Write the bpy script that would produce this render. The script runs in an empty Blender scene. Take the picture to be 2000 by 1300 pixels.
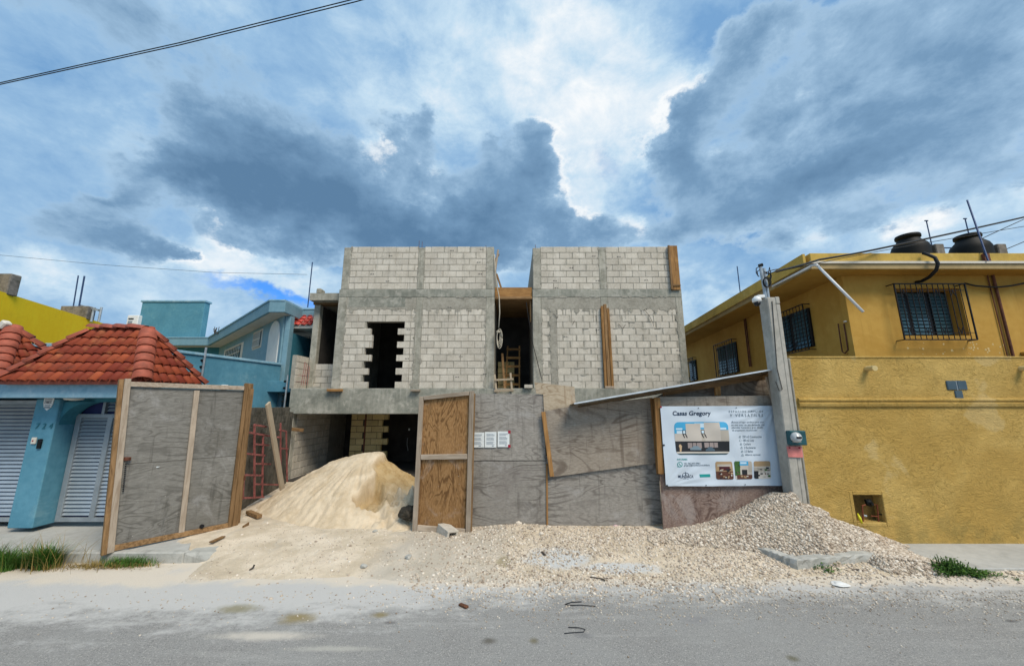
import bpy, bmesh, math, random
import numpy as np
from mathutils import Vector, Matrix, Euler, noise
random.seed(7); np.random.seed(7)
S = bpy.context.scene
COL = S.collection
R = math.radians
V = Vector

# ---------------------------------------------------------------- camera
PITCH = R(10.88); FPX = 740.0; CAMZ = 2.2
cam = bpy.data.cameras.new("camera"); camo = bpy.data.objects.new("camera", cam); COL.objects.link(camo)
camo.location = (0, 0, CAMZ); camo.rotation_euler = (R(90) + PITCH, 0, 0)
cam.sensor_width = 36; cam.lens = FPX / 2000 * 36; cam.clip_start = 0.05; cam.clip_end = 3000
S.camera = camo
EXPO = 0.9
S.view_settings.view_transform = 'Standard'; S.view_settings.look = 'None'
S.view_settings.exposure = EXPO; S.view_settings.gamma = 1; S.view_settings.use_curve_mapping = False
SP, CP = math.sin(PITCH), math.cos(PITCH)
def ray(u, v):
    a = (u - 1000) / FPX; b = (650 - v) / FPX
    return V((a, CP - b * SP, SP + b * CP))
def at(u, v, Y):                       # the photograph's direction met with the facade plane at distance Y
    d = ray(u, v); t = Y / d.y
    return V((d.x * t, Y, CAMZ + d.z * t))
def gz(u, v, z=0.0):                   # ... with the level z
    d = ray(u, v); t = (z - CAMZ) / d.z
    return V((d.x * t, d.y * t, z))
def onp(u, v, P, D):                   # ... with an upright plane through P along D
    d = ray(u, v); n = V((D[1], -D[0], 0)); t = n.dot(V((P[0], P[1], 0))) / n.dot(d)
    return V((d.x * t, d.y * t, CAMZ + d.z * t))
def azel(u, v):
    d = ray(u, v).normalized()
    return math.atan2(d.x, d.y), math.asin(d.z)

# ---------------------------------------------------------------- node helper
class NT:
    def __init__(s, tree):
        s.t = tree; s.n = tree.nodes; s.l = tree.links
    def new(s, typ, **kw):
        n = s.n.new(typ)
        for k, v in kw.items(): setattr(n, k, v)
        return n
    def put(s, sock, val):
        if val is None: return
        if isinstance(val, bpy.types.NodeSocket): s.l.new(val, sock)
        else:
            if isinstance(val, (tuple, list)) and sock.type == 'RGBA' and len(val) == 3: val = (*val, 1)
            sock.default_value = val
    def m(s, op, a, b=None, c=None, clamp=False):
        n = s.new('ShaderNodeMath', operation=op, use_clamp=clamp)
        s.put(n.inputs[0], a); s.put(n.inputs[1], b)
        if c is not None: s.put(n.inputs[2], c)
        return n.outputs[0]
    def vm(s, op, a, b=None):
        n = s.new('ShaderNodeVectorMath', operation=op)
        s.put(n.inputs[0], a); s.put(n.inputs[1], b)
        return n.outputs['Value'] if op in ('LENGTH', 'DOT_PRODUCT') else n.outputs[0]
    def sstep(s, x, a, b):
        n = s.new('ShaderNodeMapRange', interpolation_type='SMOOTHSTEP')
        s.put(n.inputs[0], x); s.put(n.inputs[1], a); s.put(n.inputs[2], b)
        return n.outputs[0]
    def mix(s, f, a, b, blend='MIX'):
        n = s.new('ShaderNodeMix', data_type='RGBA', blend_type=blend)
        s.put(n.inputs[0], f); s.put(n.inputs[6], a); s.put(n.inputs[7], b)
        return n.outputs[2]
    def noise(s, vec, scale, detail=4, rough=0.55, dist=0.0, col=False):
        n = s.new('ShaderNodeTexNoise')
        s.put(n.inputs['Vector'], vec); s.put(n.inputs['Scale'], scale)
        n.inputs['Detail'].default_value = detail; n.inputs['Roughness'].default_value = rough
        n.inputs['Distortion'].default_value = dist
        return n.outputs['Color'] if col else n.outputs[0]
    def voro(s, vec, scale, feature='F1', out=0):
        n = s.new('ShaderNodeTexVoronoi', feature=feature)
        s.put(n.inputs['Vector'], vec); s.put(n.inputs['Scale'], scale)
        return n.outputs[out]
    def xyz(s, vec):
        n = s.new('ShaderNodeSeparateXYZ'); s.put(n.inputs[0], vec); return n.outputs
    def comb(s, x, y, z):
        n = s.new('ShaderNodeCombineXYZ')
        for i, q in enumerate((x, y, z)): s.put(n.inputs[i], q)
        return n.outputs[0]
    def scale(s, vec, sc):
        return s.vm('MULTIPLY', vec, sc)
    def ramp(s, f, stops):
        n = s.new('ShaderNodeValToRGB'); s.put(n.inputs[0], f)
        e = n.color_ramp.elements
        while len(e) < len(stops): e.new(0.5)
        for i, (p, c) in enumerate(stops):
            e[i].position = p; e[i].color = (*c, 1) if len(c) == 3 else c
        return n.outputs[0]

# ---------------------------------------------------------------- world: clouded daylight sky
SUN_EL, SUN_AZ = 50, 142               # azimuth clockwise from +Y: behind the camera, a little to the right
W = bpy.data.worlds.new("World"); S.world = W; W.use_nodes = True
nt = NT(W.node_tree); nt.n.clear()
tc = nt.new('ShaderNodeTexCoord').outputs['Generated']
D = nt.vm('NORMALIZE', tc)
dx, dy, dz = nt.xyz(D)[:3]
az = nt.m('ARCTAN2', dx, dy); el = nt.m('ARCSINE', dz)
den = nt.m('ADD', nt.m('MAXIMUM', dz, 0.0), 0.32)
P2 = nt.vm('MULTIPLY', D, (1.25, 1.25, 1.9))
wv = nt.noise(P2, 2.6, 7, 0.64, 0.0, True)
wx, wy, _ = nt.xyz(wv)[:3]
WARP = 0.36
azw = nt.m('ADD', az, nt.m('MULTIPLY', nt.m('SUBTRACT', wx, 0.5), WARP))
elw = nt.m('ADD', el, nt.m('MULTIPLY', nt.m('SUBTRACT', wy, 0.5), WARP * 0.8))
AE = nt.comb(azw, elw, 0.0)
def total(lst):
    acc = None
    for (u, v, rx, ry, w, *rot) in lst:
        a0, e0 = azel(u, v); a1, _ = azel(u + rx, v); _, e1 = azel(u, v - ry)
        ra = abs(a1 - a0); re = abs(e1 - e0); k = R(rot[0]) if rot else 0.0
        d = nt.vm('SUBTRACT', AE, (a0, e0, 0))
        if k:
            d = nt.comb(nt.m('MULTIPLY', nt.vm('DOT_PRODUCT', d, (math.cos(k), math.sin(k), 0)), 1 / ra), nt.m('MULTIPLY', nt.vm('DOT_PRODUCT', d, (-math.sin(k), math.cos(k), 0)), 1 / re), 0.0)
        else: d = nt.vm('MULTIPLY', d, (1 / ra, 1 / re, 0))
        g = nt.m('POWER', 0.4493, nt.vm('DOT_PRODUCT', d, d))
        acc = nt.m('MULTIPLY_ADD', g, w, acc if acc is not None else 0.0)
    return acc
DARK = [(400, 320, 95, 62, .95), (520, 345, 120, 85, 1.0), (640, 375, 110, 85, .9), (350, 335, 55, 40, .6), (690, 470, 200, 60, .75), (560, 465, 80, 50, .55), (470, 250, 70, 35, .5),
        (795, 280, 36, 55, .95), (815, 345, 40, 40, .4), (1000, 300, 55, 75, .9), (1050, 330, 60, 90, .6), (920, 420, 120, 70, .85), (840, 470, 160, 60, .6),
        (1480, 40, 110, 70, .6), (1700, 70, 260, 110, .75), (1420, 170, 110, 60, .8, 30), (1320, 260, 50, 50, .5), (1340, 330, 75, 75, 1.0), (1560, 350, 190, 75, 1.0, 12), (1690, 280, 110, 70, .7),
        (1900, 220, 170, 170, .75), (1400, 440, 190, 50, .5), (1700, 450, 200, 45, .35),
        (175, 372, 50, 18, .7), (240, 470, 110, 34, .75), (345, 490, 50, 14, .8), (330, 40, 200, 55, .35), (130, 250, 120, 40, .3), (60, 460, 150, 55, .4), (250, 370, 40, 20, .4),
        (1760, 200, 320, 170, .55), (1530, 300, 150, 90, .45), (900, 470, 320, 45, .5), (1180, 475, 150, 32, .45), (140, 420, 150, 80, .4), (230, 80, 260, 90, .38), (1690, 400, 320, 50, .3), (640, 300, 120, 60, .35), (1450, 90, 90, 60, .35)]
LITE = [(1120, 60, 100, 110, .9), (1180, 200, 120, 75, 1.0), (1085, 210, 60, 60, .7), (1095, 330, 40, 110, .8), (1150, 380, 60, 60, .7), (1345, 205, 60, 35, .9), (1240, 290, 30, 50, .6),
        (1640, 135, 100, 40, .8, 18), (428, 412, 40, 24, 1.0), (490, 530, 150, 26, 1.0), (420, 480, 60, 45, .8), (755, 322, 38, 34, 1.0), (830, 372, 45, 26, .9), (640, 365, 25, 18, .5),
        (1400, 590, 80, 45, 1.1), (50, 560, 70, 40, .9), (960, 130, 150, 120, .35), (1440, 290, 40, 16, .45), (1230, 470, 60, 35, .5), (300, 300, 60, 90, .35),
        (1610, 460, 50, 35, .6), (300, 600, 120, 40, .5), (1930, 430, 120, 55, .5), (1790, 440, 60, 40, .8), (1000, 500, 40, 60, .5), (870, 210, 90, 70, .5), (1245, 440, 25, 30, .5), (1120, 130, 90, 130, .55), (1100, 400, 50, 60, .55), (1215, 255, 80, 55, .55), (1020, 60, 120, 60, .3), (1290, 120, 60, 60, .45), (1170, 330, 60, 60, .4)]
n1 = nt.noise(P2, 2.2, 8, 0.62, 0.15)
n2 = nt.noise(nt.vm('ADD', P2, (7.3, 2.1, 4.0)), 6.0, 7, 0.66, 0.2)
n3 = nt.noise(nt.vm('ADD', P2, (1.3, 9.1, 2.0)), 1.1, 6, 0.6, 0.2)
c1 = nt.m('SUBTRACT', n1, 0.5); c2 = nt.m('SUBTRACT', n2, 0.5); c3 = nt.m('SUBTRACT', n3, 0.5)
pv_ = nt.voro(nt.vm('ADD', nt.scale(P2, (1, 1, 1)), nt.scale(nt.noise(P2, 6, 5, .6, 0, True), (.16, .16, 0))), 9.0)       # billows
puff = nt.m('SUBTRACT', 0.45, pv_)
lite = nt.m('MINIMUM', total(LITE), 1.05)
B = nt.m('ADD', nt.m('ADD', total(DARK), nt.m('MULTIPLY', c1, 1.5)), nt.m('ADD', nt.m('MULTIPLY', c2, 1.35), nt.m('MULTIPLY', c3, 0.6)))
B = nt.m('ADD', B, nt.m('MULTIPLY', puff, 0.22))
B = nt.m('SUBTRACT', B, nt.m('MULTIPLY', lite, 0.38))
mask = nt.sstep(B, 0.25, 0.64)
rim = nt.m('MULTIPLY', nt.sstep(B, 0.02, 0.40), nt.sstep(lite, .1, .9))
L = nt.m('ADD', nt.m('ADD', nt.m('MULTIPLY', lite, 0.40), 0.34), nt.m('ADD', nt.m('MULTIPLY', c2, 1.15), nt.m('MULTIPLY', c1, 0.8)))
L = nt.m('ADD', L, nt.m('MULTIPLY', rim, .26))
L = nt.m('SUBTRACT', L, nt.m('MULTIPLY', nt.sstep(nt.m('ADD', c3, nt.m('MULTIPLY', B, .3)), -.12, .22), .12))
back = nt.ramp(L, [(0.02, (.19, .38, .65)), (0.30, (.33, .53, .76)), (0.55, (.55, .73, .885)), (0.92, (.94, .97, .99))])
depth = nt.m('ADD', nt.m('ADD', nt.m('MULTIPLY', B, 0.72), nt.m('MULTIPLY', c1, 0.75)), nt.m('MULTIPLY', c2, 0.7))
dark = nt.ramp(nt.m('MULTIPLY', depth, 0.62), [(0.08, (.47, .65, .83)), (0.27, (.31, .48, .67)), (0.50, (.19, .335, .515)), (0.92, (.11, .22, .37))])
cloud = nt.mix(mask, back, dark)
lp = nt.m('MULTIPLY', nt.sstep(el, -0.06, 0.03), 1.0)
cloud = nt.mix(lp, (.30, .30, .28), cloud)
gap = nt.m('MULTIPLY', total([(545, 572, 95, 17, 1.0), (1200, 320, 45, 40, .25), (1170, 340, 60, 25, .15)]), nt.m('SUBTRACT', 1.15, nt.m('MULTIPLY', n2, 0.4)), clamp=True)
gap = nt.sstep(gap, 0.15, 0.9)
skyn = nt.new('ShaderNodeTexSky', sky_type='NISHITA'); skyn.sun_disc = False
skyn.sun_elevation = R(SUN_EL); skyn.sun_rotation = R(SUN_AZ)
bgS = nt.new('ShaderNodeBackground'); nt.put(bgS.inputs[0], nt.mix(1.0, skyn.outputs[0], (.33, .8, 1.5), 'MULTIPLY')); bgS.inputs[1].default_value = 0.07
bgC = nt.new('ShaderNodeBackground'); nt.put(bgC.inputs[0], cloud); bgC.inputs[1].default_value = 1.0 / 2 ** EXPO
ms = nt.new('ShaderNodeMixShader'); nt.put(ms.inputs[0], gap); nt.l.new(bgC.outputs[0], ms.inputs[1]); nt.l.new(bgS.outputs[0], ms.inputs[2])
wo = nt.new('ShaderNodeOutputWorld'); nt.l.new(ms.outputs[0], wo.inputs[0])

sun = bpy.data.lights.new("sun", 'SUN'); sun.energy = 1.9; sun.angle = R(26); sun.color = (1.0, .89, .74)
suno = bpy.data.objects.new("sun", sun); COL.objects.link(suno)
sd = V((math.sin(R(SUN_AZ)) * math.cos(R(SUN_EL)), math.cos(R(SUN_AZ)) * math.cos(R(SUN_EL)), math.sin(R(SUN_EL))))
suno.rotation_euler = sd.to_track_quat('Z', 'Y').to_euler(); suno.location = (0, 0, 30)

# ---------------------------------------------------------------- materials
MATS = {}
def mat_base(name, rough=0.8, metal=0.0, spec=0.3):
    m = bpy.data.materials.new(name); m.use_nodes = True
    t = NT(m.node_tree); b = t.n['Principled BSDF']
    b.inputs['Roughness'].default_value = rough; b.inputs['Metallic'].default_value = metal
    b.inputs['Specular IOR Level'].default_value = spec
    MATS[name] = m
    return m, t, b
def pos(t): return t.new('ShaderNodeNewGeometry').outputs['Position']
def rnd(t): return t.new('ShaderNodeObjectInfo').outputs['Random']
def bump(t, b, h, strength=0.4, dist=0.01):
    n = t.new('ShaderNodeBump'); n.inputs['Strength'].default_value = strength; n.inputs['Distance'].default_value = dist
    t.put(n.inputs['Height'], h); t.l.new(n.outputs[0], b.inputs['Normal'])
def grey(c, k): return tuple(x * k for x in c)
def plain(name, c, rough=0.6, metal=0.0, var=0.12, scale=6, spec=0.3, bmp=0.0):
    m, t, b = mat_base(name, rough, metal, spec)
    p = pos(t); n = t.noise(p, scale, 5, 0.6)
    col = t.mix(t.sstep(n, 0.3, 0.7), grey(c, 1 - var), grey(c, 1 + var))
    t.put(b.inputs['Base Color'], col)
    if bmp: bump(t, b, t.noise(p, scale * 12, 4, 0.6), bmp, 0.004)
    return m
def weathered(name, c1, c2, stain, s1=1.2, s2=9, stain_amt=0.6, rough=0.85, bmp=0.35, bscale=45, bdist=0.006, streak=0.0, rndv=0.0, streakcol=None, lo=.52, hi=.72):
    m, t, b = mat_base(name, rough, 0, 0.2)
    p = pos(t)
    a = t.noise(p, s1, 6, 0.62, 0.3); c = t.noise(t.vm('ADD', p, (3, 7, 1)), s2, 6, 0.65)
    f = t.m('ADD', t.m('MULTIPLY', a, 0.55), t.m('MULTIPLY', c, 0.45))
    col = t.mix(t.sstep(f, 0.36, 0.64), c1, c2)
    st = t.sstep(t.noise(t.vm('ADD', p, (11, 2, 5)), s1 * 1.7, 7, 0.66, 0.5), lo, hi)
    col = t.mix(t.m('MULTIPLY', st, stain_amt), col, stain)
    if streak:
        s = t.noise(t.scale(p, (9, 9, 0.55)), 1.6, 5, 0.6)
        s = t.m('MULTIPLY', t.sstep(s, 0.52, 0.74), streak)
        col = t.mix(s, col, streakcol or grey(stain, 0.8))
    if rndv:
        k = t.m('ADD', 1 - rndv, t.m('MULTIPLY', rnd(t), 2 * rndv))
        col = t.mix(1.0, col, t.comb(k, k, k), 'MULTIPLY')
    t.put(b.inputs['Base Color'], col)
    if bmp: bump(t, b, t.m('ADD', t.noise(p, bscale, 5, 0.65), t.m('MULTIPLY', c, 0.7)), bmp, bdist)
    return m
def plywood(name, base, line, pale, grain=(0.55, 1.0, 1.6), lines=11, lamt=0.75, tint=None, rough=0.8):
    m, t, b = mat_base(name, rough, 0, 0.2)
    p = t.vm('ADD', pos(t), t.scale(t.comb(rnd(t), rnd(t), rnd(t)), (37, 11, 53)))
    q = t.scale(p, grain)
    n = t.noise(q, 1.25, 3.2, 0.5, 0.9)
    w = t.m('FRACT', t.m('MULTIPLY', n, lines))
    w2 = t.m('ABSOLUTE', t.m('SUBTRACT', w, 0.5))
    ln = t.sstep(w2, 0.22, 0.49)
    fine = t.noise(t.scale(p, (grain[0] * 14, 5, grain[2] * 14)), 2.2, 4, 0.7)
    col = t.mix(t.sstep(fine, 0.3, 0.7), base, pale)
    col = t.mix(t.m('MULTIPLY', ln, t.m('MULTIPLY', lamt, t.sstep(t.noise(p, 1.4, 3), 0.30, 0.62))), col, line)
    big = t.noise(p, 1.1, 5, 0.6, 0.3)
    col = t.mix(t.m('MULTIPLY', t.sstep(big, 0.5, 0.75), 0.5), col, tint or grey(base, 0.7))
    blot = t.noise(p, 6, 5, 0.7)
    col = t.mix(t.m('MULTIPLY', t.sstep(blot, 0.55, 0.8), 0.3), col, grey(line, 0.8))
    k = t.m('ADD', .86, t.m('MULTIPLY', rnd(t), .28)); col = t.mix(1.0, col, t.comb(k, k, k), 'MULTIPLY')
    drip = t.noise(t.scale(p, (7, 7, .5)), 1.5, 6, .68, .3)
    col = t.mix(t.m('MULTIPLY', t.sstep(drip, .53, .70), .6), col, grey(line, .9))
    wash = t.noise(t.vm('ADD', p, (5, 5, 5)), 1.8, 7, .7, .6)
    col = t.mix(t.m('MULTIPLY', t.sstep(wash, .54, .68), .5), col, tuple(.55 * x + .2 for x in pale))
    spk = t.noise(p, 26, 3, .6)
    col = t.mix(t.m('MULTIPLY', t.sstep(spk, .70, .76), .6), col, (.45, .43, .39))
    t.put(b.inputs['Base Color'], col)
    bump(t, b, t.m('ADD', t.m('MULTIPLY', ln, -0.5), fine), 0.35, 0.004)
    return m
def lumber(name, c, dark, along='z', rough=0.75, amt=.75):
    m, t, b = mat_base(name, rough, 0, 0.2)
    p = t.vm('ADD', pos(t), t.scale(t.comb(rnd(t), rnd(t), rnd(t)), (37, 11, 53)))
    sc = {'z': (14, 14, 0.9), 'x': (0.9, 14, 14), 'y': (14, .9, 14)}[along]
    n = t.noise(t.scale(p, sc), 2.0, 5, 0.65, 0.6)
    col = t.mix(t.m('MULTIPLY', t.sstep(n, 0.38, 0.68), amt), c, dark)
    big = t.noise(p, 2.2, 5, 0.6)
    col = t.mix(t.m('MULTIPLY', t.sstep(big, 0.5, 0.75), 0.55), col, tuple(min(1, x * 1.45) for x in c))
    k = t.m('ADD', .8, t.m('MULTIPLY', rnd(t), .4)); col = t.mix(1.0, col, t.comb(k, k, k), 'MULTIPLY')
    t.put(b.inputs['Base Color'], col); bump(t, b, n, 0.5, 0.006)
    return m

M = MATS
weathered('concrete', (.27, .265, .22), (.43, .41, .345), (.165, .17, .14), 1.7, 14, .75, streak=.55, streakcol=(.50, .48, .42))
weathered('concrete_band', (.195, .205, .175), (.34, .335, .285), (.50, .48, .42), 1.5, 10, .7, streak=.55, streakcol=(.45, .44, .39))
weathered('mortar', (.255, .24, .20), (.38, .36, .305), (.18, .175, .145), 2.5, 16, .6, bmp=.6, bdist=.01)
weathered('block', (.46, .42, .35), (.60, .56, .485), (.335, .305, .245), 2.2, 26, .55, bmp=.6, bscale=110, bdist=.005, streak=.55, rndv=.09, streakcol=(.33, .315, .27))
def block_edges(name, mort, amt=.8):                     # mortar smeared over the arrises of each block
    m = MATS[name]; t = NT(m.node_tree); b = t.n['Principled BSDF']; src = b.inputs['Base Color'].links[0].from_socket
    oc = t.new('ShaderNodeTexCoord').outputs['Object']; x, y, z = t.xyz(oc)[:3]; p = pos(t)
    e = t.m('MAXIMUM', t.m('DIVIDE', t.m('ABSOLUTE', x), .195), t.m('SUBTRACT', t.m('DIVIDE', t.m('ABSOLUTE', t.m('SUBTRACT', z, .094)), .094), .06))
    n = t.noise(p, 7, 6, .7); n2 = t.noise(t.vm('ADD', p, (2, 9, 4)), 1.5, 6, .7, .4)
    e = t.m('ADD', e, t.m('ADD', t.m('MULTIPLY', t.m('SUBTRACT', n, .5), .75), t.m('MULTIPLY', t.m('SUBTRACT', n2, .5), .9)))
    f = t.m('MULTIPLY', t.sstep(e, .90, 1.10), amt)
    col = t.mix(f, src, t.mix(t.noise(p, 30, 4), grey(mort, .8), grey(mort, 1.2)))
    t.put(b.inputs['Base Color'], col)
block_edges('block', (.37, .35, .295))
weathered('block_dark', (.46, .36, .16), (.58, .47, .24), (.28, .25, .17), 1.6, 30, .4, rndv=.15)
weathered('pole_concrete', (.31, .30, .265), (.44, .42, .375), (.30, .30, .26), 2.0, 12, .6, streak=.4)
weathered('niche_brown', (.13, .08, .022), (.20, .13, .04), (.07, .05, .02), 6, 20, .6)  # back of the niche, a darker brown than the wall face
weathered('moss_wall', (.075, .072, .06), (.17, .155, .125), (.035, .04, .03), 1.8, 9, .7, streak=.55, bmp=.7, bdist=.02)
weathered('roof_block_dark', (.10, .095, .085), (.22, .20, .18), (.04, .045, .035), 2.2, 9, .7, bmp=.6)
weathered('blue_paint', (.075, .225, .315), (.11, .29, .39), (.18, .35, .42), 1.3, 10, .35, bmp=.25, bscale=60, streak=.12)
weathered('blue_paint_pale', (.14, .27, .335), (.19, .33, .40), (.26, .40, .46), 1.2, 9, .4, bmp=.2, streak=.15)
weathered('blue_beam', (.17, .34, .44), (.27, .44, .54), (.40, .53, .59), 2.5, 12, .6, bmp=.2)
weathered('penthouse_paint', (.07, .215, .29), (.10, .275, .355), (.16, .34, .38), 1.3, 10, .4, bmp=.25, streak=.15)
weathered('teal_paint', (.03, .145, .20), (.045, .19, .25), (.06, .22, .29), 1.2, 9, .4, bmp=.2)
weathered('cream_paint', (.55, .52, .45), (.63, .60, .53), (.45, .43, .38), 1.5, 8, .4, bmp=.1)
weathered('yellow_paint', (.84, .53, .012), (.88, .60, .018), (.74, .48, .015), .7, 7, .5, bmp=.2, streak=.2)
weathered('ochre_paint', (.44, .252, .052), (.51, .31, .07), (.40, .22, .045), .6, 5, .4, bmp=.12, streak=.1)
weathered('ochre_eave', (.47, .31, .07), (.56, .38, .085), (.28, .22, .055), .9, 7, .7, bmp=.2, streak=.2)
weathered('eave_band', (.32, .24, .12), (.40, .30, .15), (.24, .18, .09), 1.0, 7, .5, bmp=.2)
def blotch(name, a, b_, sc=.8):
    m = MATS[name]; t = NT(m.node_tree); b = t.n['Principled BSDF']; src = b.inputs['Base Color'].links[0].from_socket; p = pos(t)
    n = t.noise(t.vm('ADD', p, (1, 4, 8)), sc, 8, .68, .6); col = t.mix(t.m('MULTIPLY', t.sstep(n, .48, .62), .4), src, a)
    n = t.noise(t.vm('ADD', p, (6, 2, 3)), sc * 1.4, 7, .7, .5); col = t.mix(t.m('MULTIPLY', t.sstep(n, .55, .66), .5), col, b_)
    d = t.noise(t.scale(p, (6, 6, .35)), 1.3, 6, .66); col = t.mix(t.m('MULTIPLY', t.sstep(d, .55, .75), .35), col, grey(a, .72))
    t.put(b.inputs['Base Color'], col)
blotch('ochre_paint', (.40, .22, .035), (.56, .35, .09)); blotch('ochre_eave', (.28, .20, .06), (.58, .43, .16)); blotch('blue_paint', (.06, .19, .27), (.20, .37, .44)); blotch('concrete_band', (.13, .135, .11), (.50, .48, .42), 1.9); blotch('concrete', (.15, .145, .115), (.50, .475, .41), 2.1)
# rough ochre stucco with trowelled dabs
m, t, b = mat_base('ochre_stucco', .9, 0, .15); p = pos(t)
dab = t.noise(t.vm('ADD', t.scale(p, (5, 5, 11)), t.scale(t.noise(p, 1.7, 3, .6, 0, True), (5, 5, 5))), 2.6, 5, .72, .8)
crest = t.m('SUBTRACT', 1.0, t.sstep(dab, .50, .62))
big = t.noise(p, .9, 5, .6, .3)
col = t.mix(t.sstep(big, .35, .7), (.46, .295, .08), (.57, .39, .125))
col = t.mix(t.m('MULTIPLY', t.m('SUBTRACT', 1.0, crest), t.m('MULTIPLY', .6, t.sstep(t.noise(p, 1.9, 6, .65), .36, .60))), col, (.25, .165, .04))
zz = t.xyz(p)[2]
low = t.m('MULTIPLY', t.m('SUBTRACT', 1.0, t.sstep(zz, .05, 1.0)), t.sstep(t.noise(t.scale(p, (2, 2, 2)), 1.5, 6, .7), .4, .62))
col = t.mix(t.m('MULTIPLY', low, .5), col, (.24, .19, .065))
col = t.mix(t.m('MULTIPLY', t.sstep(t.noise(t.vm('ADD', p, (4, 8, 2)), 1.3, 6, .7, .4), .60, .75), .45), col, (.33, .24, .06))
dr = t.noise(t.scale(p, (5, 5, .3)), 1.4, 6, .66); col = t.mix(t.m('MULTIPLY', t.sstep(dr, .54, .75), t.m('MULTIPLY', .5, t.sstep(zz, 1.2, 3.0))), col, (.30, .21, .07))
rep = t.noise(t.vm('ADD', p, (7, 7, 1)), 1.1, 4, .5, .2); col = t.mix(t.m('MULTIPLY', t.sstep(rep, .62, .66), .45), col, (.60, .46, .22))
t.put(b.inputs['Base Color'], col); bump(t, b, t.m('ADD', dab, t.m('MULTIPLY', t.noise(p, 50, 4), .25)), .9, .03)

plywood('ply_grey', (.215, .20, .178), (.10, .088, .078), (.31, .292, .262), (.5, 1, 1.5), 13, .75, (.20, .175, .16))
plywood('ply_gate', (.145, .14, .125), (.072, .068, .06), (.215, .208, .19), (.45, .45, 1.8), 15, .65, (.12, .112, .095))
plywood('ply_warm', (.25, .212, .17), (.115, .085, .065), (.355, .312, .258), (.45, 1, 1.6), 13, .75, (.25, .19, .145))
plywood('ply_pale', (.40, .32, .225), (.24, .16, .09), (.50, .42, .31), (.6, 1, 1.6), 14, .65, (.32, .24, .16))
plywood('ply_red', (.19, .13, .108), (.075, .042, .036), (.29, .225, .19), (1.0, 1, 1.5), 19, .85, (.19, .12, .10))
plywood('ply_brown', (.22, .112, .04), (.105, .05, .017), (.35, .205, .09), (2.3, 1, .55), 14, .85, (.19, .095, .035))
lumber('lumber_grey', (.36, .30, .235), (.22, .165, .115))
lumber('lumber_grey_x', (.36, .30, .235), (.22, .165, .115), 'x')
lumber('lumber_brown', (.25, .15, .07), (.10, .055, .022), amt=.85)
lumber('lumber_brown_x', (.25, .15, .07), (.10, .055, .022), 'x', amt=.85)
lumber('lumber_orange', (.34, .185, .068), (.16, .075, .024), amt=.85)
lumber('lumber_orange_x', (.32, .17, .06), (.15, .07, .022), 'x', amt=.85)
lumber('formwork', (.24, .15, .06), (.12, .075, .035))
lumber('purlin_shade_x', (.13, .085, .045), (.06, .04, .022), 'x')  # purlin timber, its brown darkened for the shade under the tin roof
lumber('plank_pale', (.44, .36, .26), (.33, .26, .175), amt=.5)

# clay tile
m, t, b = mat_base('clay_tile', .62, 0, .25); p = pos(t); r_ = rnd(t)
c = t.mix(r_, (.21, .033, .018), (.40, .088, .032))
c = t.mix(t.m('MULTIPLY', t.sstep(t.noise(p, 2.1, 7, .7, .4), .54, .68), .6), c, (.10, .04, .028))
c = t.mix(t.m('MULTIPLY', t.sstep(t.noise(p, 9, 5, .65), .45, .75), .55), c, (.22, .05, .026))
c = t.mix(t.m('MULTIPLY', t.sstep(t.noise(t.vm('ADD', p, (5, 1, 9)), 3.3, 6, .7), .55, .72), .4), c, (.50, .23, .09))
t.put(b.inputs['Base Color'], c); bump(t, b, t.noise(p, 60, 4), .2, .004)
plain('clay_ridge', (.33, .085, .05), .65, var=.25, scale=7, bmp=.2)
plain('red_tile', (.50, .06, .045), .5, var=.2, scale=7)

# road
m, t, b = mat_base('asphalt', .9, 0, .2); p = pos(t); X, Y, Z = t.xyz(p)[:3]
sp = t.noise(p, 110, 4, .8); sp2 = t.voro(p, 120, 'F1', 1)
g = t.xyz(sp2)[0]
col = t.mix(t.sstep(sp, .3, .7), (.20, .196, .187), (.33, .322, .305))
col = t.mix(t.m('MULTIPLY', t.sstep(g, .82, .95), .6), col, (.46, .45, .41))
col = t.mix(t.m('MULTIPLY', t.sstep(g, .13, .06), .5), col, (.08, .08, .085))
big = t.noise(p, .7, 6, .62, .5)
col = t.mix(t.m('MULTIPLY', t.sstep(big, .35, .75), .45), col, (.335, .335, .32))
fd = t.m('ADD', t.m('MULTIPLY', t.noise(t.scale(p, (.8, 1.9, 1)), 1.9, 9, .74, .2), .72), t.m('MULTIPLY', t.noise(p, 13, 6, .75), .28))
dm = t.m('ADD', t.m('ADD', t.sstep(Y, 3.6, 5.7), t.m('MULTIPLY', t.m('SUBTRACT', fd, .5), 1.9)), t.m('MULTIPLY', t.sstep(X, 1.2, -2.6), .36))
trk = t.noise(t.scale(p, (.35, 3.2, 1)), 1.5, 6, .65, .2)
col = t.mix(t.m('MULTIPLY', t.sstep(trk, .52, .72), t.m('MULTIPLY', .4, t.sstep(Y, 2.2, 4.4))), col, (.43, .42, .395))
col = t.mix(t.m('MULTIPLY', t.m('MULTIPLY', t.sstep(dm, .50, .98), .9), t.m('SUBTRACT', 1.0, t.m('MULTIPLY', t.sstep(sp, .52, .75), .45))), col, (.55, .54, .515))
sandm = t.m('ADD', t.sstep(Y, 4.75, 5.5), t.m('MULTIPLY', t.m('SUBTRACT', t.noise(t.vm('ADD', p, (3, 3, 3)), 1.6, 7, .7), .5), 1.3))
col = t.mix(t.m('MULTIPLY', t.sstep(sandm, .58, .95), .9), col, (.66, .585, .48))
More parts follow.
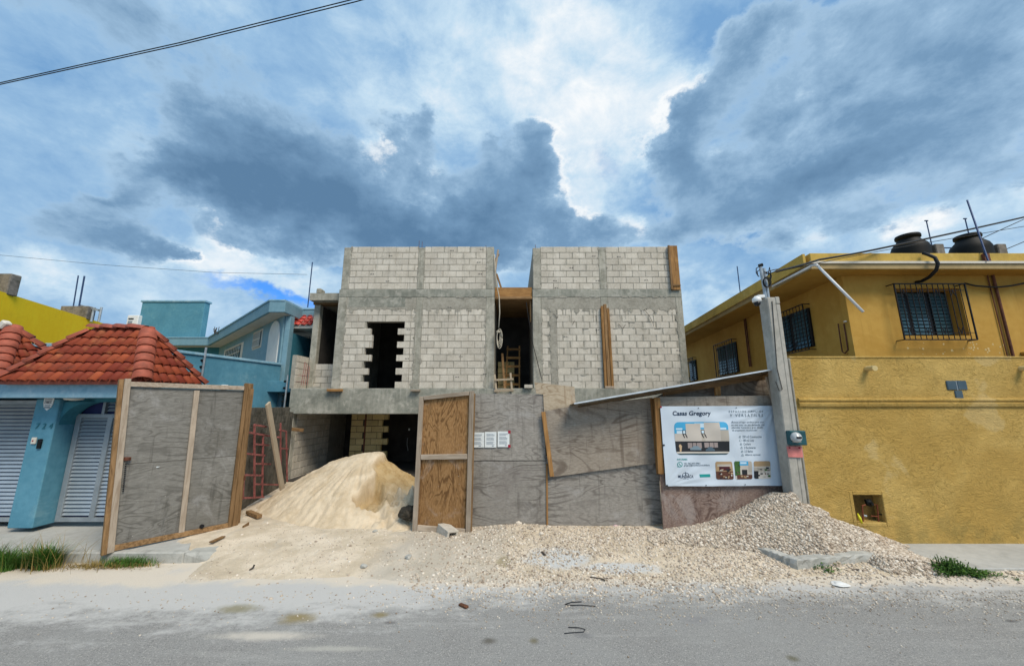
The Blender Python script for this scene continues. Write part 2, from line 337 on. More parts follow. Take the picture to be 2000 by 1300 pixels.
def spot(u, v, rx, ry, c, amt, soft=.12):
    global col
    g0 = gz(u, v); g1 = gz(u + rx, v); g2 = gz(u, v - ry)
    ax = t.m('DIVIDE', t.m('SUBTRACT', X, g0.x), abs(g1.x - g0.x)); ay = t.m('DIVIDE', t.m('SUBTRACT', Y, g0.y), abs(g2.y - g0.y))
    r2 = t.m('SQRT', t.m('ADD', t.m('MULTIPLY', ax, ax), t.m('MULTIPLY', ay, ay)))
    r2 = t.m('ADD', r2, t.m('MULTIPLY', t.m('SUBTRACT', t.noise(p, 7, 6, .7), .5), 1.1))
    col = t.mix(t.m('MULTIPLY', t.m('SUBTRACT', 1.0, t.sstep(r2, soft, 1.05)), amt), col, c)
for a in [(465, 1187, 55, 12, (.24, .215, .12), .8), (582, 1206, 48, 15, (.27, .21, .085), .85), (742, 1200, 24, 8, (.25, .20, .09), .8), (955, 1251, 22, 8, (.11, .10, .08), .8),
          (1043, 1251, 13, 8, (.15, .13, .07), .75), (1548, 1284, 17, 9, (.12, .11, .06), .75), (520, 1241, 130, 12, (.60, .55, .47), .85), (650, 1266, 120, 8, (.50, .48, .42), .6),
          (1975, 1212, 18, 4, (.08, .08, .08), .7), (1360, 1210, 50, 10, (.15, .15, .17), .35), (760, 1215, 18, 4, (.09, .08, .08), .6), (1140, 1240, 30, 7, (.13, .13, .14), .5)]:
    spot(*a)
ob = nt
t.put(b.inputs['Base Color'], col); bump(t, b, t.m('ADD', sp, t.m('MULTIPLY', g, .5)), .7, .008)

# limestone ground of the lot
m, t, b = mat_base('lot_soil', .95, 0, .1); p = pos(t); X, Y, Z = t.xyz(p)[:3]
n = t.noise(p, 2.2, 8, .68, .4); f = t.noise(p, 42, 5, .7)
col = t.mix(t.sstep(n, .35, .68), (.56, .47, .345), (.76, .655, .515))
col = t.mix(t.m('MULTIPLY', t.sstep(f, .5, .75), .5), col, (.36, .315, .25))
brn = t.noise(t.vm('ADD', p, (8, 5, 2)), 1.3, 8, .72, .5)
col = t.mix(t.m('MULTIPLY', t.sstep(brn, .52, .70), .4), col, (.42, .34, .25))
tk = t.noise(t.vm('ADD', t.scale(p, (2.2, .8, 1)), (1, 6, 0)), 2.4, 7, .7, .8)
col = t.mix(t.m('MULTIPLY', t.sstep(tk, .55, .68), .35), col, (.50, .475, .42))
gm = t.m('ADD', t.m('MULTIPLY', t.sstep(X, -2.8, -1.3), t.sstep(X, .6, -.5)), t.m('MULTIPLY', t.m('SUBTRACT', t.noise(t.vm('ADD', p, (9, 0, 0)), 1.5, 7, .7), .5), 1.6))
col = t.mix(t.m('MULTIPLY', t.sstep(gm, .45, .95), .5), col, (.43, .41, .365))
def spot2(u, v, rx, ry, c, amt, z=.05):
    global col
    g0 = gz(u, v, z); g1 = gz(u + rx, v, z); g2 = gz(u, v - ry, z)
    ax = t.m('DIVIDE', t.m('SUBTRACT', X, g0.x), abs(g1.x - g0.x)); ay = t.m('DIVIDE', t.m('SUBTRACT', Y, g0.y), abs(g2.y - g0.y))
    r2 = t.m('SQRT', t.m('ADD', t.m('MULTIPLY', ax, ax), t.m('MULTIPLY', ay, ay)))
    r2 = t.m('ADD', r2, t.m('MULTIPLY', t.m('SUBTRACT', t.noise(p, 4, 7, .7), .5), 1.3))
    col = t.mix(t.m('MULTIPLY', t.m('SUBTRACT', 1.0, t.sstep(r2, .6, 1.05)), amt), col, c)
edm = t.m('ADD', t.m('SUBTRACT', 1.0, t.sstep(Y, 5.1, 5.75)), t.m('MULTIPLY', t.m('SUBTRACT', t.noise(t.vm('ADD', p, (2, 2, 7)), 2.2, 8, .72), .5), 1.3))
col = t.mix(t.m('MULTIPLY', t.sstep(edm, .35, .9), .75), col, (.60, .565, .505))
spot2(1090, 1092, 80, 16, (.56, .575, .575), .9); spot2(1210, 1107, 100, 9, (.56, .575, .575), .9)
spot2(985, 1098, 18, 9, (.30, .25, .14), .7)
t.put(b.inputs['Base Color'], col); bump(t, b, t.m('ADD', f, t.m('MULTIPLY', t.noise(p, 12, 6, .7), 1.2)), .9, .02)

m, t, b = mat_base('sand', .95, 0, .1); p = pos(t)
att = t.new('ShaderNodeAttribute', attribute_name='damp').outputs['Fac']
n = t.noise(p, 3.0, 7, .65, .3); f = t.noise(p, 60, 4, .7)
col = t.mix(t.sstep(n, .35, .65), (.52, .415, .28), (.66, .55, .40))
col = t.mix(t.m('MULTIPLY', t.sstep(f, .5, .8), .35), col, (.42, .33, .22))
dd = t.mix(t.sstep(t.noise(p, 5, 6, .7), .35, .65), (.36, .24, .105), (.46, .335, .175))
col = t.mix(att, col, dd)
t.put(b.inputs['Base Color'], col); bump(t, b, t.m('ADD', f, t.m('MULTIPLY', t.noise(p, 14, 6, .7), 1.0)), .8, .015)

m, t, b = mat_base('gravel', .9, 0, .15); p = pos(t)
att = t.new('ShaderNodeAttribute', attribute_name='tone').outputs['Fac']
col = t.ramp(att, [(0, (.23, .18, .135)), (.25, (.42, .35, .275)), (.65, (.56, .485, .395)), (1, (.74, .68, .59))])
col = t.mix(t.m('MULTIPLY', t.sstep(t.noise(p, 1.7, 5, .6), .55, .72), .35), col, (.46, .33, .22))
col = t.mix(t.m('MULTIPLY', t.sstep(t.noise(t.vm('ADD', p, (4, 1, 2)), 2.6, 6, .7), .52, .70), .45), col, (.60, .53, .42))
t.put(b.inputs['Base Color'], col)
m, t, b = mat_base('gravel_bed', .95, 0, .1); p = pos(t)
vc = t.voro(p, 55, 'F1', 1); vd = t.voro(p, 55, 'F1', 0)
col = t.mix(t.xyz(vc)[0], (.52, .44, .335), (.72, .64, .52))
col = t.mix(t.sstep(vd, .35, .8), col, (.36, .295, .22))
t.put(b.inputs['Base Color'], col); bump(t, b, t.m('SUBTRACT', 1.0, vd), 1.0, .02)

weathered('pavement', (.36, .36, .34), (.45, .45, .425), (.27, .27, .25), 1.1, 11, .55, bmp=.35)
weathered('kerb', (.34, .34, .31), (.46, .455, .42), (.15, .15, .135), 3.0, 12, .6, bmp=.6, bdist=.012)
plain('far_ground', (.25, .24, .21), .95, var=.2, scale=.5)
plain('louver', (.40, .45, .49), .3, .4, .08, 4, .5)
plain('shade_blue', (.02, .03, .11), .6, 0, .1)  # dark blue painted for shade: behind the slats, under the balcony
plain('frame_metal', (.27, .31, .34), .45, .2, .12, 5)
plain('black_iron', (.012, .012, .014), .5, .3, .2, 9)
plain('black_plastic', (.005, .006, .006), .6, 0, .25, 3, .2)
plain('black_rubber', (.012, .012, .013), .6, 0, .2, 9)
plain('galv', (.38, .42, .45), .45, .6, .2, 9)
plain('tin_sheet', (.72, .75, .77), .38, .55, .12, 5, .5)
plain('red_steel', (.33, .115, .105), .7, .1, .3, 13, bmp=.2)
plain('rust_pipe', (.13, .05, .03), .7, .2, .3, 9)
plain('copper_pipe', (.20, .055, .028), .55, .3, .25, 20)
plain('pvc', (.70, .70, .69), .4, 0, .04, 5, .5)
plain('pvc_ochre', (.60, .47, .22), .5, 0, .1, 9)
plain('white_plastic', (.74, .75, .74), .35, 0, .04, 5, .5)
plain('rope', (.44, .40, .32), .9, 0, .2, 40)
plain('rod_blue', (.02, .05, .13), .5, .3, .2, 9)
plain('meter_green', (.02, .085, .10), .5, .1, .2, 9)
plain('pink_sheet', (.66, .22, .20), .55, 0, .18, 8)
plain('paper', (.68, .72, .72), .6, 0, .05, 12)
plain('paper_ink', (.30, .34, .38), .7, 0, .1, 30)
plain('yellow_plastic', (.62, .60, .02), .4, 0, .15, 20)
plain('stamp_ink', (.05, .05, .055), .8, 0, .2, 30)
plain('dark_cloth', (.035, .03, .022), .9, 0, .5, 7, bmp=.4)
plain('wood_chip', (.12, .05, .025), .8, 0, .3, 30)
plain('dark_stick', (.06, .05, .04), .9, 0, .3, 30)
plain('pink_plastic', (.55, .38, .40), .4, 0, .2, 20)
plain('dark_interior', (.055, .05, .045), .95, 0, .3, 2)  # near-black colour stands for the shade inside the unlit rooms
plain('white_wall', (.62, .64, .62), .8, 0, .06, 3)
m, t, b = mat_base('window_glass', .08, 0, .6); p = pos(t)
t.put(b.inputs['Base Color'], t.mix(t.noise(p, 2, 3), (.03, .075, .10), (.06, .13, .155)))
m, t, b = mat_base('glass_block', .12, 0, .6); p = pos(t)
t.put(b.inputs['Base Color'], t.mix(t.noise(p, 9, 3), (.03, .055, .07), (.08, .11, .13)))
def leaf_mat(name, c1, c2):
    m, t, b = mat_base(name, .55, 0, .3)
    a = t.new('ShaderNodeAttribute', attribute_name='tone').outputs['Fac']
    t.put(b.inputs['Base Color'], t.mix(a, c1, c2)); b.inputs['Subsurface Weight'].default_value = 0
    return m
leaf_mat('grass', (.035, .10, .012), (.10, .22, .03))
leaf_mat('dry_grass', (.22, .15, .04), (.36, .27, .09))
leaf_mat('weed', (.025, .075, .012), (.09, .19, .025))
# banner vinyl
m, t, b = mat_base('vinyl', .42, 0, .4); p = pos(t)
t.put(b.inputs['Base Color'], t.mix(t.noise(p, 3, 4), (.52, .60, .69), (.58, .66, .74)))
def flat(name, c, rough=.5):
    m, t, b = mat_base(name, rough, 0, .3); b.inputs['Base Color'].default_value = (*c, 1)
    return m
flat('ink_navy', (.012, .03, .07)); flat('ink_slate', (.075, .12, .16)); flat('ink_teal', (.012, .26, .25)); flat('print_sky', (.06, .36, .62)); flat('print_cloud', (.55, .70, .80))
flat('print_cream', (.50, .46, .41)); flat('print_cream2', (.42, .385, .33)); flat('print_dark', (.022, .024, .028)); flat('print_glow', (.30, .25, .24)); flat('print_road', (.03, .065, .08))
flat('print_skin', (.50, .36, .22)); flat('print_tan', (.36, .25, .14)); flat('print_brown', (.11, .045, .03)); flat('print_leaf', (.05, .12, .03)); flat('print_pale', (.60, .56, .50)); flat('print_wine', (.06, .01, .015))
flat('cap_red', (.30, .01, .03)); flat('cap_dark', (.02, .025, .03)); flat('ink_grey', (.20, .27, .32)); flat('lens_dark', (.01, .01, .012), .1); flat('dial', (.42, .45, .46), .12)

# ---------------------------------------------------------------- object helpers
def tag(o, label=None, cat=None, group=None, kind=None):
    if label: o['label'] = label
    if cat: o['category'] = cat
    if group: o['group'] = group
    if kind: o['kind'] = kind
    return o
WL = {}
def wl(o):
    return WL.get(o.name, V((0, 0, 0)))
def put(o, parent, world):
    o.location = V(world) - (wl(parent) if parent else V((0, 0, 0)))
    if parent: o.parent = parent
    WL[o.name] = V(world)
def thing(name, loc, label, cat, group=None):
    o = bpy.data.objects.new(name, None); COL.objects.link(o); o.empty_display_size = .2
    put(o, None, loc); tag(o, label, cat, group)
    return o
class MB:
    def __init__(s): s.v = []; s.f = []
    def add(s, vs, fs):
        k = len(s.v); s.v += [tuple(v) for v in vs]; s.f += [tuple(i + k for i in f) for f in fs]; return s
    def box(s, x0, x1, y0, y1, z0, z1):
        vs = [(x0, y0, z0), (x1, y0, z0), (x1, y1, z0), (x0, y1, z0), (x0, y0, z1), (x1, y0, z1), (x1, y1, z1), (x0, y1, z1)]
        return s.add(vs, [(0, 3, 2, 1), (4, 5, 6, 7), (0, 1, 5, 4), (1, 2, 6, 5), (2, 3, 7, 6), (3, 0, 4, 7)])
    def bar(s, p, q, w, h, nrm=(0, -1, 0)):
        p, q = V(p), V(q); a = (q - p).normalized(); n = V(nrm); n = (n - a * n.dot(a))
        if n.length < 1e-5: n = a.orthogonal()
        n.normalize(); sd_ = a.cross(n)
        vs = []
        for c in (p, q):
            for i, j in ((-1, -1), (1, -1), (1, 1), (-1, 1)): vs.append(c + sd_ * (w / 2 * i) + n * (h / 2 * j))
        return s.add(vs, [(3, 2, 1, 0), (4, 5, 6, 7), (0, 1, 5, 4), (1, 2, 6, 5), (2, 3, 7, 6), (3, 0, 4, 7)])
    def slab(s, pts, nrm, th):                                  # polygon pts thickened backwards (away from nrm)
        n = V(nrm).normalized(); k = len(pts); pts = [V(p) for p in pts]
        vs = pts + [p - n * th for p in pts]
        a = V((0, 0, 0))
        for i in range(k): a += pts[i].cross(pts[(i + 1) % k])
        fl = a.dot(n) < 0
        fs = [tuple(range(k)), tuple(range(2 * k - 1, k - 1, -1))] + [(i, i + k, (i + 1) % k + k, (i + 1) % k) for i in range(k)]
        if fl: fs = [tuple(reversed(f)) for f in fs]
        return s.add(vs, fs)
    def tube(s, pts, r, n=8, cap=True):
        pts = [V(p) for p in pts]; rings = []; up = None
        rs = r if isinstance(r, (list, tuple)) else [r] * len(pts)
        for i, p in enumerate(pts):
            a = (pts[min(i + 1, len(pts) - 1)] - pts[max(i - 1, 0)]).normalized()
            if up is None: up = a.orthogonal().normalized()
            up = (up - a * up.dot(a)).normalized(); b_ = a.cross(up)
            rings.append([p + (up * math.cos(2 * math.pi * k / n) + b_ * math.sin(2 * math.pi * k / n)) * rs[i] for k in range(n)])
        vs = [v for rg in rings for v in rg]; fs = []
        for i in range(len(pts) - 1):
            for k in range(n): fs.append((i * n + k, i * n + (k + 1) % n, (i + 1) * n + (k + 1) % n, (i + 1) * n + k))
        if cap: fs += [tuple(reversed(range(n))), tuple((len(pts) - 1) * n + k for k in range(n))]
        return s.add(vs, fs)
    def lathe(s, c, prof, n=28, ax='z'):
        vs = []; fs = []
        for (r, z) in prof:
            for k in range(n):
                q = 2 * math.pi * k / n; a, b_ = r * math.cos(q), r * math.sin(q)
                vs.append(V(c) + (V((a, b_, z)) if ax == 'z' else V((a, -z, b_))))
        for i in range(len(prof) - 1):
            for k in range(n): fs.append((i * n + k, i * n + (k + 1) % n, (i + 1) * n + (k + 1) % n, (i + 1) * n + k))
        fs += [tuple(reversed(range(n))), tuple((len(prof) - 1) * n + k for k in range(n))]
        return s.add(vs, fs)
    def mesh(s, name, mat, origin=(0, 0, 0), bevel=0, smooth=False, rough=0):
        me = bpy.data.meshes.new(name); o = V(origin)
        vs = [V(v) - o for v in s.v]
        me.from_pydata([tuple(v) for v in vs], [], s.f)
        if mat: me.materials.append(M[mat])
        bm = bmesh.new(); bm.from_mesh(me)
        bmesh.ops.recalc_face_normals(bm, faces=bm.faces)
        if bevel:
            bmesh.ops.bevel(bm, geom=list(bm.edges), offset=bevel, segments=1, affect='EDGES', profile=.5, clamp_overlap=True)
        if rough:
            for v in bm.verts: v.co += V((random.uniform(-rough, rough), random.uniform(-rough, rough), random.uniform(-rough, rough)))
        if smooth:
            for f in bm.faces: f.smooth = True
        bm.to_mesh(me); bm.free()
        return me
    def build(s, name, mat, parent=None, bevel=0, smooth=False, origin=None, **kw):
        if origin is None:
            a = np.array(s.v); origin = V(((a[:, 0].min() + a[:, 0].max()) / 2, (a[:, 1].min() + a[:, 1].max()) / 2, a[:, 2].min()))
        me = s.mesh(name, mat, origin, bevel, smooth)
        o = bpy.data.objects.new(name, me); COL.objects.link(o); put(o, parent, origin)
        tag(o, **kw)
        return o
def inst(name, me, parent, world, rot=None, scale=None):
    o = bpy.data.objects.new(name, me); COL.objects.link(o)
    put(o, parent, world)
    if rot is not None: o.rotation_euler = rot
    if scale is not None: o.scale = scale
    return o
def smoothstep(a, b_, x):
    q = np.clip((x - a) / (b_ - a), 0, 1); return q * q * (3 - 2 * q)
def vnoise(x, y, s=1.0, seed=0.0, oct=4):
    r = np.zeros_like(x); a = 1.0; tot = 0
    for o in range(oct):
        xi = x * s + seed * 17.3; yi = y * s + seed * 9.1; x0 = np.floor(xi); y0 = np.floor(yi); fx = xi - x0; fy = yi - y0
        fx = fx * fx * (3 - 2 * fx); fy = fy * fy * (3 - 2 * fy)
        h = lambda i, j: np.modf(np.abs(np.sin(i * 127.1 + j * 311.7 + seed * 3.7 + o * 5.1) * 43758.5453))[0]
        r += a * ((h(x0, y0) * (1 - fx) + h(x0 + 1, y0) * fx) * (1 - fy) + (h(x0, y0 + 1) * (1 - fx) + h(x0 + 1, y0 + 1) * fx) * fy)
        tot += a; a *= .5; s *= 2.03
    return r / tot - .5
def grid_mesh(name, mat, x0, x1, y0, y1, step, hf, parent=None, attr=None, keep=None, **kw):
    xs = np.linspace(x0, x1, int((x1 - x0) / step) + 1); ys = np.linspace(y0, y1, int((y1 - y0) / step) + 1)
    gx, gy = np.meshgrid(xs, ys); h = hf(gx, gy); nx, ny = len(xs), len(ys)
    vs = np.stack([gx, gy, h], -1).reshape(-1, 3)
    i = np.arange(nx * ny).reshape(ny, nx)
    fs = np.stack([i[:-1, :-1], i[:-1, 1:], i[1:, 1:], i[1:, :-1]], -1).reshape(-1, 4)
    if keep is not None:
        k = keep(gx, gy, h).reshape(-1); fs = fs[k[fs].any(1)]
    used = np.unique(fs); mp = -np.ones(len(vs), int); mp[used] = np.arange(len(used)); fs = mp[fs]; vs = vs[used]
    me = bpy.data.meshes.new(name); me.from_pydata(vs.tolist(), [], fs.tolist()); me.materials.append(M[mat])
    me.polygons.foreach_set('use_smooth', np.ones(len(fs), bool))
    if attr:
        at_ = me.attributes.new(attr[0], 'FLOAT', 'POINT'); at_.data.foreach_set('value', attr[1](gx, gy).reshape(-1)[used].astype(np.float32))
    o = bpy.data.objects.new(name, me); COL.objects.link(o)
    if parent: o.location = -wl(parent); o.parent = parent
    tag(o, **kw)
    return o
# ================================================================ SETTING
MB().box(-400, 400, -60, 900, -1.0, -.06).build('ground', 'far_ground', kind='structure')
grid_mesh('road', 'asphalt', -70, 70, -14, 5.95, 2.0, lambda x, y: np.zeros_like(x), kind='structure')

FY = 7.1                                       # line of the plywood hoarding
def edge_y(x): return 5.22 + 1.1 * vnoise(x, x * 0 + 3, .55, 2) + .35 * vnoise(x, x * 0, 2.6, 5)
def heap_h(x, y):
    d = x - 4.5
    A = np.where(d > 0, .615 - .365 * d - .06 * np.exp(-(d / .12) ** 2), .64 * np.exp(-(np.abs(d) / .98) ** 1.4) + .075)
    A = A + .05 * np.exp(-(d / .35) ** 2) * 0
    fr = np.maximum(0, 6.38 - y)
    h = A - (1.02 - .25 * smoothstep(4.6, 5.4, x)) * fr - .25 * np.maximum(0, y - 6.45)
    h = h + .05 * vnoise(x, y, 3.0, 8)
    h = np.where(h > .04, h, .04 * np.exp(np.clip((h - .04) / .04, -9, 0))) - .012
    ap = .11 * (1 - smoothstep(5.3, 6.2, x + .25 * vnoise(x, y, 2.5, 14))) * smoothstep(4.9, 5.15, x) * smoothstep(5.45, 5.7, y)
    return np.maximum(h * smoothstep(1.9, 2.9, x), ap - .012)
def lot_h(x, y):
    ye = edge_y(x)
    h = .115 * smoothstep(5.2, 6.4, y) + .03 * smoothstep(-3.2, -4.8, x) * smoothstep(5.9, 6.6, y)
    h = h + .035 * vnoise(x, y, 1.6, 1) + .02 * vnoise(x, y, 7, 4) * smoothstep(5.1, 5.6, y)
    h = h + .04 * smoothstep(-1.2, 0, x) * smoothstep(6.2, 6.9, y)
    h = h + .05 * np.exp(-((x - .1) / .5) ** 2 - ((y - 6.95) / .18) ** 2)
    h = h - .10 * smoothstep(-4.1, -4.6, x) * (1 - smoothstep(5.88, 6.1, y))
    h = h - .07 * (1 - smoothstep(ye - .22, ye + .28, y))
    h = np.where((x > 4.95) & (y > 5.66), -.03, h)
    h = np.where((x < -5.2) & (y > 5.8), np.minimum(h, .12), h)
    return h
HYC = 11.15
grid_mesh('lot_ground', 'lot_soil', -6.4, 8.2, 4.4, 14.0, .05, lot_h, kind='structure', keep=lambda x, y, h: (h > -.02) & (y < HYC))

# left pavement slab with its kerb, right pavement
pv = MB(); pv.slab([(-30, 6.05, .13), (-4.74, 6.05, .13), (-4.95, 6.35, .13), (-5.5, 6.9, .13), (-5.6, 9.5, .13), (-30, 9.5, .13)], (0, 0, 1), .2)
o = pv.build('driveway_slab', 'pavement', kind='structure')
kb = MB(); kb.box(-30, -4.70, 5.92, 6.048, -.05, .142); kb.slab([(-4.698, 5.922, .137), (-4.698, 6.12, .137), (-4.40, 6.28, .12), (-4.12, 6.22, .07), (-4.36, 5.95, .03)], (0, 0, 1), .2); kb.build('left_kerb', 'kerb', o, bevel=.015)
o = MB().box(4.95, 40, 5.62, 6.6, -.06, .05).build('right_pavement', 'pavement', kind='structure', bevel=.01)

# ================================================================ UNFINISHED HOUSE
HY = 11.2
house = thing('unfinished_house', (0, HY, 0), 'unfinished two storey house of bare grey concrete blocks with dark openings', 'house')
X0, X1, X2, X3 = at(663, 565, HY).x, at(966, 565, HY).x, at(1040, 565, HY).x, at(1331, 570, HY).x
ZF, ZS, ZT, ZTOP = 2.70, 1.97, 5.72, 7.13
def hx(u, v): return at(u, v, HY).x
def part(name, mat, x0, x1, y0, y1, z0, z1, bevel=.008, parent=house, **kw):
    return MB().box(x0, x1, y0, y1, z0, z1).build(name, mat, parent, bevel=bevel, **kw)
XW = at(605, 700, HY + .7).x - .02             # left wing outer face
XS = at(570, 770, HY).x
part('balcony_beam', 'concrete_band', XS, X3 + .02, HY - .10, HY + .35, ZS, ZF, .015)
# columns
cm0, cm1 = hx(808, 690), hx(821, 690)
cr0 = hx(948, 690)
rl1 = hx(1061, 690); um0, um1 = hx(1170, 520), hx(1184, 520); rr0 = hx(1318, 570)
sc0, sc1 = hx(1076, 690), hx(1088, 690)
for a, b_, z1 in ((X0, X0 + .26, ZT - .25), (cm0, cm1, ZT - .25), (cr0, X1, ZT - .25), (X2, X2 + .26, ZT - .25), (rr0, X3, ZT - .25), (um0, um1, ZT - .25)):
    part('column', 'concrete', a, b_, HY - .004, HY + .2, ZF, z1, .012)
for a, b_ in ((X0 + .04, X0 + .27), (cm0, cm1), (cr0 - .01, X1 - .03), (X2 + .02, X2 + .26), (um0, um1), (rr0 + .05, X3 - .02)):
    part('upper_column', 'concrete', a, b_, HY - .003, HY + .2, ZT, ZTOP + random.uniform(-.06, .0), .012)
# tie beams and the smeared course under them
part('tie_beam', 'concrete_band', X0, X1, HY - .006, HY + .2, ZT - .25, ZT, .012)
part('tie_beam', 'concrete_band', X2, X3, HY - .006, HY + .2, ZT - .25, ZT, .012)
CH = .2
ZB = ZF + 12 * CH
for a, b_ in ((X0 + .26, cm0), (cm1, cr0), (X2 + .26, um0), (um1, rr0)):
    part('closing_course', 'mortar', a, b_, HY + .001, HY + .19, ZB, ZT - .25, .01)
part('lintel_patch', 'concrete_band', hx(681, 590), hx(792, 590), HY - .003, HY + .1, ZB + .06, ZT - .252, .004)

# block meshes shared by every course
blkM = [MB().box(-.195, .195, 0, .12, 0, .188).mesh('concrete_block', 'block', bevel=.006, rough=.0018) for i in range(3)]
blkD = MB().box(-.195, .195, 0, .12, 0, .188).mesh('inner_block', 'block_dark', bevel=.006, rough=.0018)
nblk = [0]
def course(segs, z, k, y=HY, gap=.012, meshes=blkM, parent=house, rotz=0, place=None, jit=.003, bw=.405, names=('block', 'half_block')):
    for (a, b_) in segs:
        x = a - (0 if k % 2 == 0 else bw / 2) - random.uniform(0, .02)
        while x < b_ - .03:
            l, r = max(x, a), min(x + bw, b_); x += bw
            w = r - l - gap
            if w < .05: continue
            nm = names[0] if w > .30 else names[1]
            c = (l + r) / 2; g = random.uniform(-jit, jit)
            loc = V((c, y + g, z)) if place is None else place(c, z, g)
            inst(nm, random.choice(meshes), parent, loc, (0, random.uniform(-.006, .006), rotz + random.uniform(-.008, .008)), (w / .39, 1, random.uniform(.975, 1.0)))
            nblk[0] += 1
DL = hx(712, 690); DR = hx(787, 690)
for k in range(12):
    z = ZF + k * CH + .006
    tooth = .2 if (k % 2 == 0) else 0
    if k < 10:
        course([(X0 + .26, DL + tooth + (.0 if k != 7 else .2)), (DR - tooth, cm0)], z, k)
    else: course([(X0 + .26, cm0)], z, k)
    course([(cm1, cr0)], z, k)
    course([(X2 + .26, sc0), (sc1, um0), (um1, rr0)], z, k, gap=.034 if k > 1 else .026)
for k in range(7):
    z = ZT + k * CH + .006
    course([(X0 + .27, cm0), (cm1, cr0 - .01)], z, k + 1)
    course([(X2 + .26, um0), (um1, rr0 + .05)], z, k)
# mortar behind the blocks, seen in the recessed joints
part('mortar_core', 'mortar', X0 + .25, DL - .01, HY + .012, HY + .15, ZF, ZB, 0)
part('mortar_core', 'mortar', DL - .01, DR + .01, HY + .012, HY + .15, ZF + 10 * CH, ZB, 0)
part('mortar_core', 'mortar', DR + .01, cm0 + .01, HY + .012, HY + .15, ZF, ZB, 0)
part('mortar_core', 'mortar', cm1 - .01, cr0 + .01, HY + .012, HY + .15, ZF, ZB, 0)
part('mortar_core', 'mortar', X2 + .25, sc0, HY + .008, HY + .15, ZF, ZB, 0)
part('joint_fill', 'mortar', sc0, sc1, HY - .002, HY + .15, ZF, ZB, .006)
part('mortar_core', 'mortar', sc1, rr0 + .01, HY + .008, HY + .15, ZF, ZB, 0)
part('mortar_core', 'mortar', X0 + .25, cr0, HY + .011, HY + .15, ZT, ZTOP - .04, 0)
part('mortar_core', 'mortar', X2 + .25, rr0 + .06, HY + .011, HY + .15, ZT, ZTOP - .04, 0)
# returns of the upper walls and floor slabs
YB = 17.0
for a, b_ in ((X0 + .02, X0 + .17), (X1 - .19, X1 - .04), (X2 + .03, X2 + .18), (X3 - .2, X3 - .05)):
    part('parapet_return', 'mortar', a, b_, HY + .2, HY + 4.2, ZT + .002, ZTOP - .05, .01)
part('roof_slab', 'concrete', XW, X3, HY + .36, YB, ZT - .24, ZT - .01, 0)
part('floor_slab', 'concrete', XW, X3, HY + .351, YB, ZS + .3, ZF - .002, 0)
for a, b_ in ((X0 + .02, X0 + .18), (X1 - .17, X1 - .01), (X2 + .01, X2 + .17), (X3 - .17, X3 - .01)):
    part('side_wall', 'mortar', a, b_, HY + .2, YB, ZF, ZT - .25, 0)
part('back_wall', 'dark_interior', XW, X3, YB, YB + .15, 0, ZT, 0)
part('partition_wall', 'dark_interior', X0 + .18, X1 - .17, HY + 3.3, HY + 3.45, ZF, ZT - .25, 0)
part('partition_wall', 'dark_interior', X1 - .01, X2 + .01, HY + 2.6, HY + 2.75, ZF, ZT - .25, 0)
part('room_ceiling', 'dark_interior', X0 + .18, X1 - .17, HY + .2, HY + 3.3, ZT - .262, ZT - .252, 0)
# timber shutter of the slab between the two volumes
gp = MB().box(X1 + .005, X2 - .005, HY + .06, HY + .11, ZT - .22, ZT + .08).build('slab_formwork', 'lumber_orange_x', house, bevel=.004)
MB().box(X1 + .005, X2 - .005, HY + .02, HY + .12, ZT - .30, ZT - .222).build('formwork_bearer', 'lumber_brown_x', house, bevel=.004)
MB().box(X1 + .01, X2 - .01, HY + .12, HY + 2.6, ZT - .29, ZT - .245).build('formwork_deck', 'lumber_brown_x', house)
for k in range(3):
    MB().bar((X2 - .06, HY + .15, ZT - .3 - .0), (X2 - .06, HY + .15, ZT - 1.0), .04, .06).build('formwork_strut', 'lumber_brown', house) if k == 0 else None
for k in range(5):                                # half-built inner wall behind the ladder
    course([(X1 + .05, X1 + .62)], ZF + k * CH, k, y=HY + 1.75, meshes=[blkD], names=('inner_block', 'inner_half_block'))
# left wing: loggia set back behind the beam
WY = HY + .7
part('wing_column', 'concrete', XW, XW + .2, WY, WY + .2, ZF, ZT - .3, .012)
part('wing_beam', 'concrete_band', XW, X0 - .004, WY - .01, WY + .2, ZT - .22, ZT + .08, .012)
part('wing_formwork', 'lumber_brown_x', XW - .03, X0 - .004, WY - .03, WY + .22, ZT - .30, ZT - .222, .004)
part('parapet_stub', 'concrete', XW, XW + .16, WY + .0, WY + .3, ZT + .082, ZT + .26, .03)
part('wing_wall', 'dark_interior', XW, XW + .15, WY + .2, YB, ZF, ZT - .3, 0)
part('wing_back_wall', 'dark_interior', XW + .15, X0 + .02, WY + 2.6, WY + 2.7, ZF, ZT - .24, 0)
MB().bar((XW + .62, WY + 1.6, ZF), (XW + .60, WY + 1.9, ZF + 1.25), .06, .05).build('leaning_batten', 'lumber_grey', house)
for k in range(4):
    course([(XW + .02, X0 - .01)], ZF + k * CH + .004, k, y=WY + .02)
part('mortar_core', 'mortar', XW + .02, X0 - .005, WY + .035, WY + .15, ZF, ZF + .79, 0)
for k in range(5):
    course([(HY + .02, WY)], ZF + k * CH + .004, k + 1, place=lambda c, z, g: V((XW - .0 + g, c, z)), rotz=R(-90) + R(180))
part('mortar_core', 'mortar', XW - .13, XW - .012, HY + .02, WY, ZF, ZF + .98, 0)
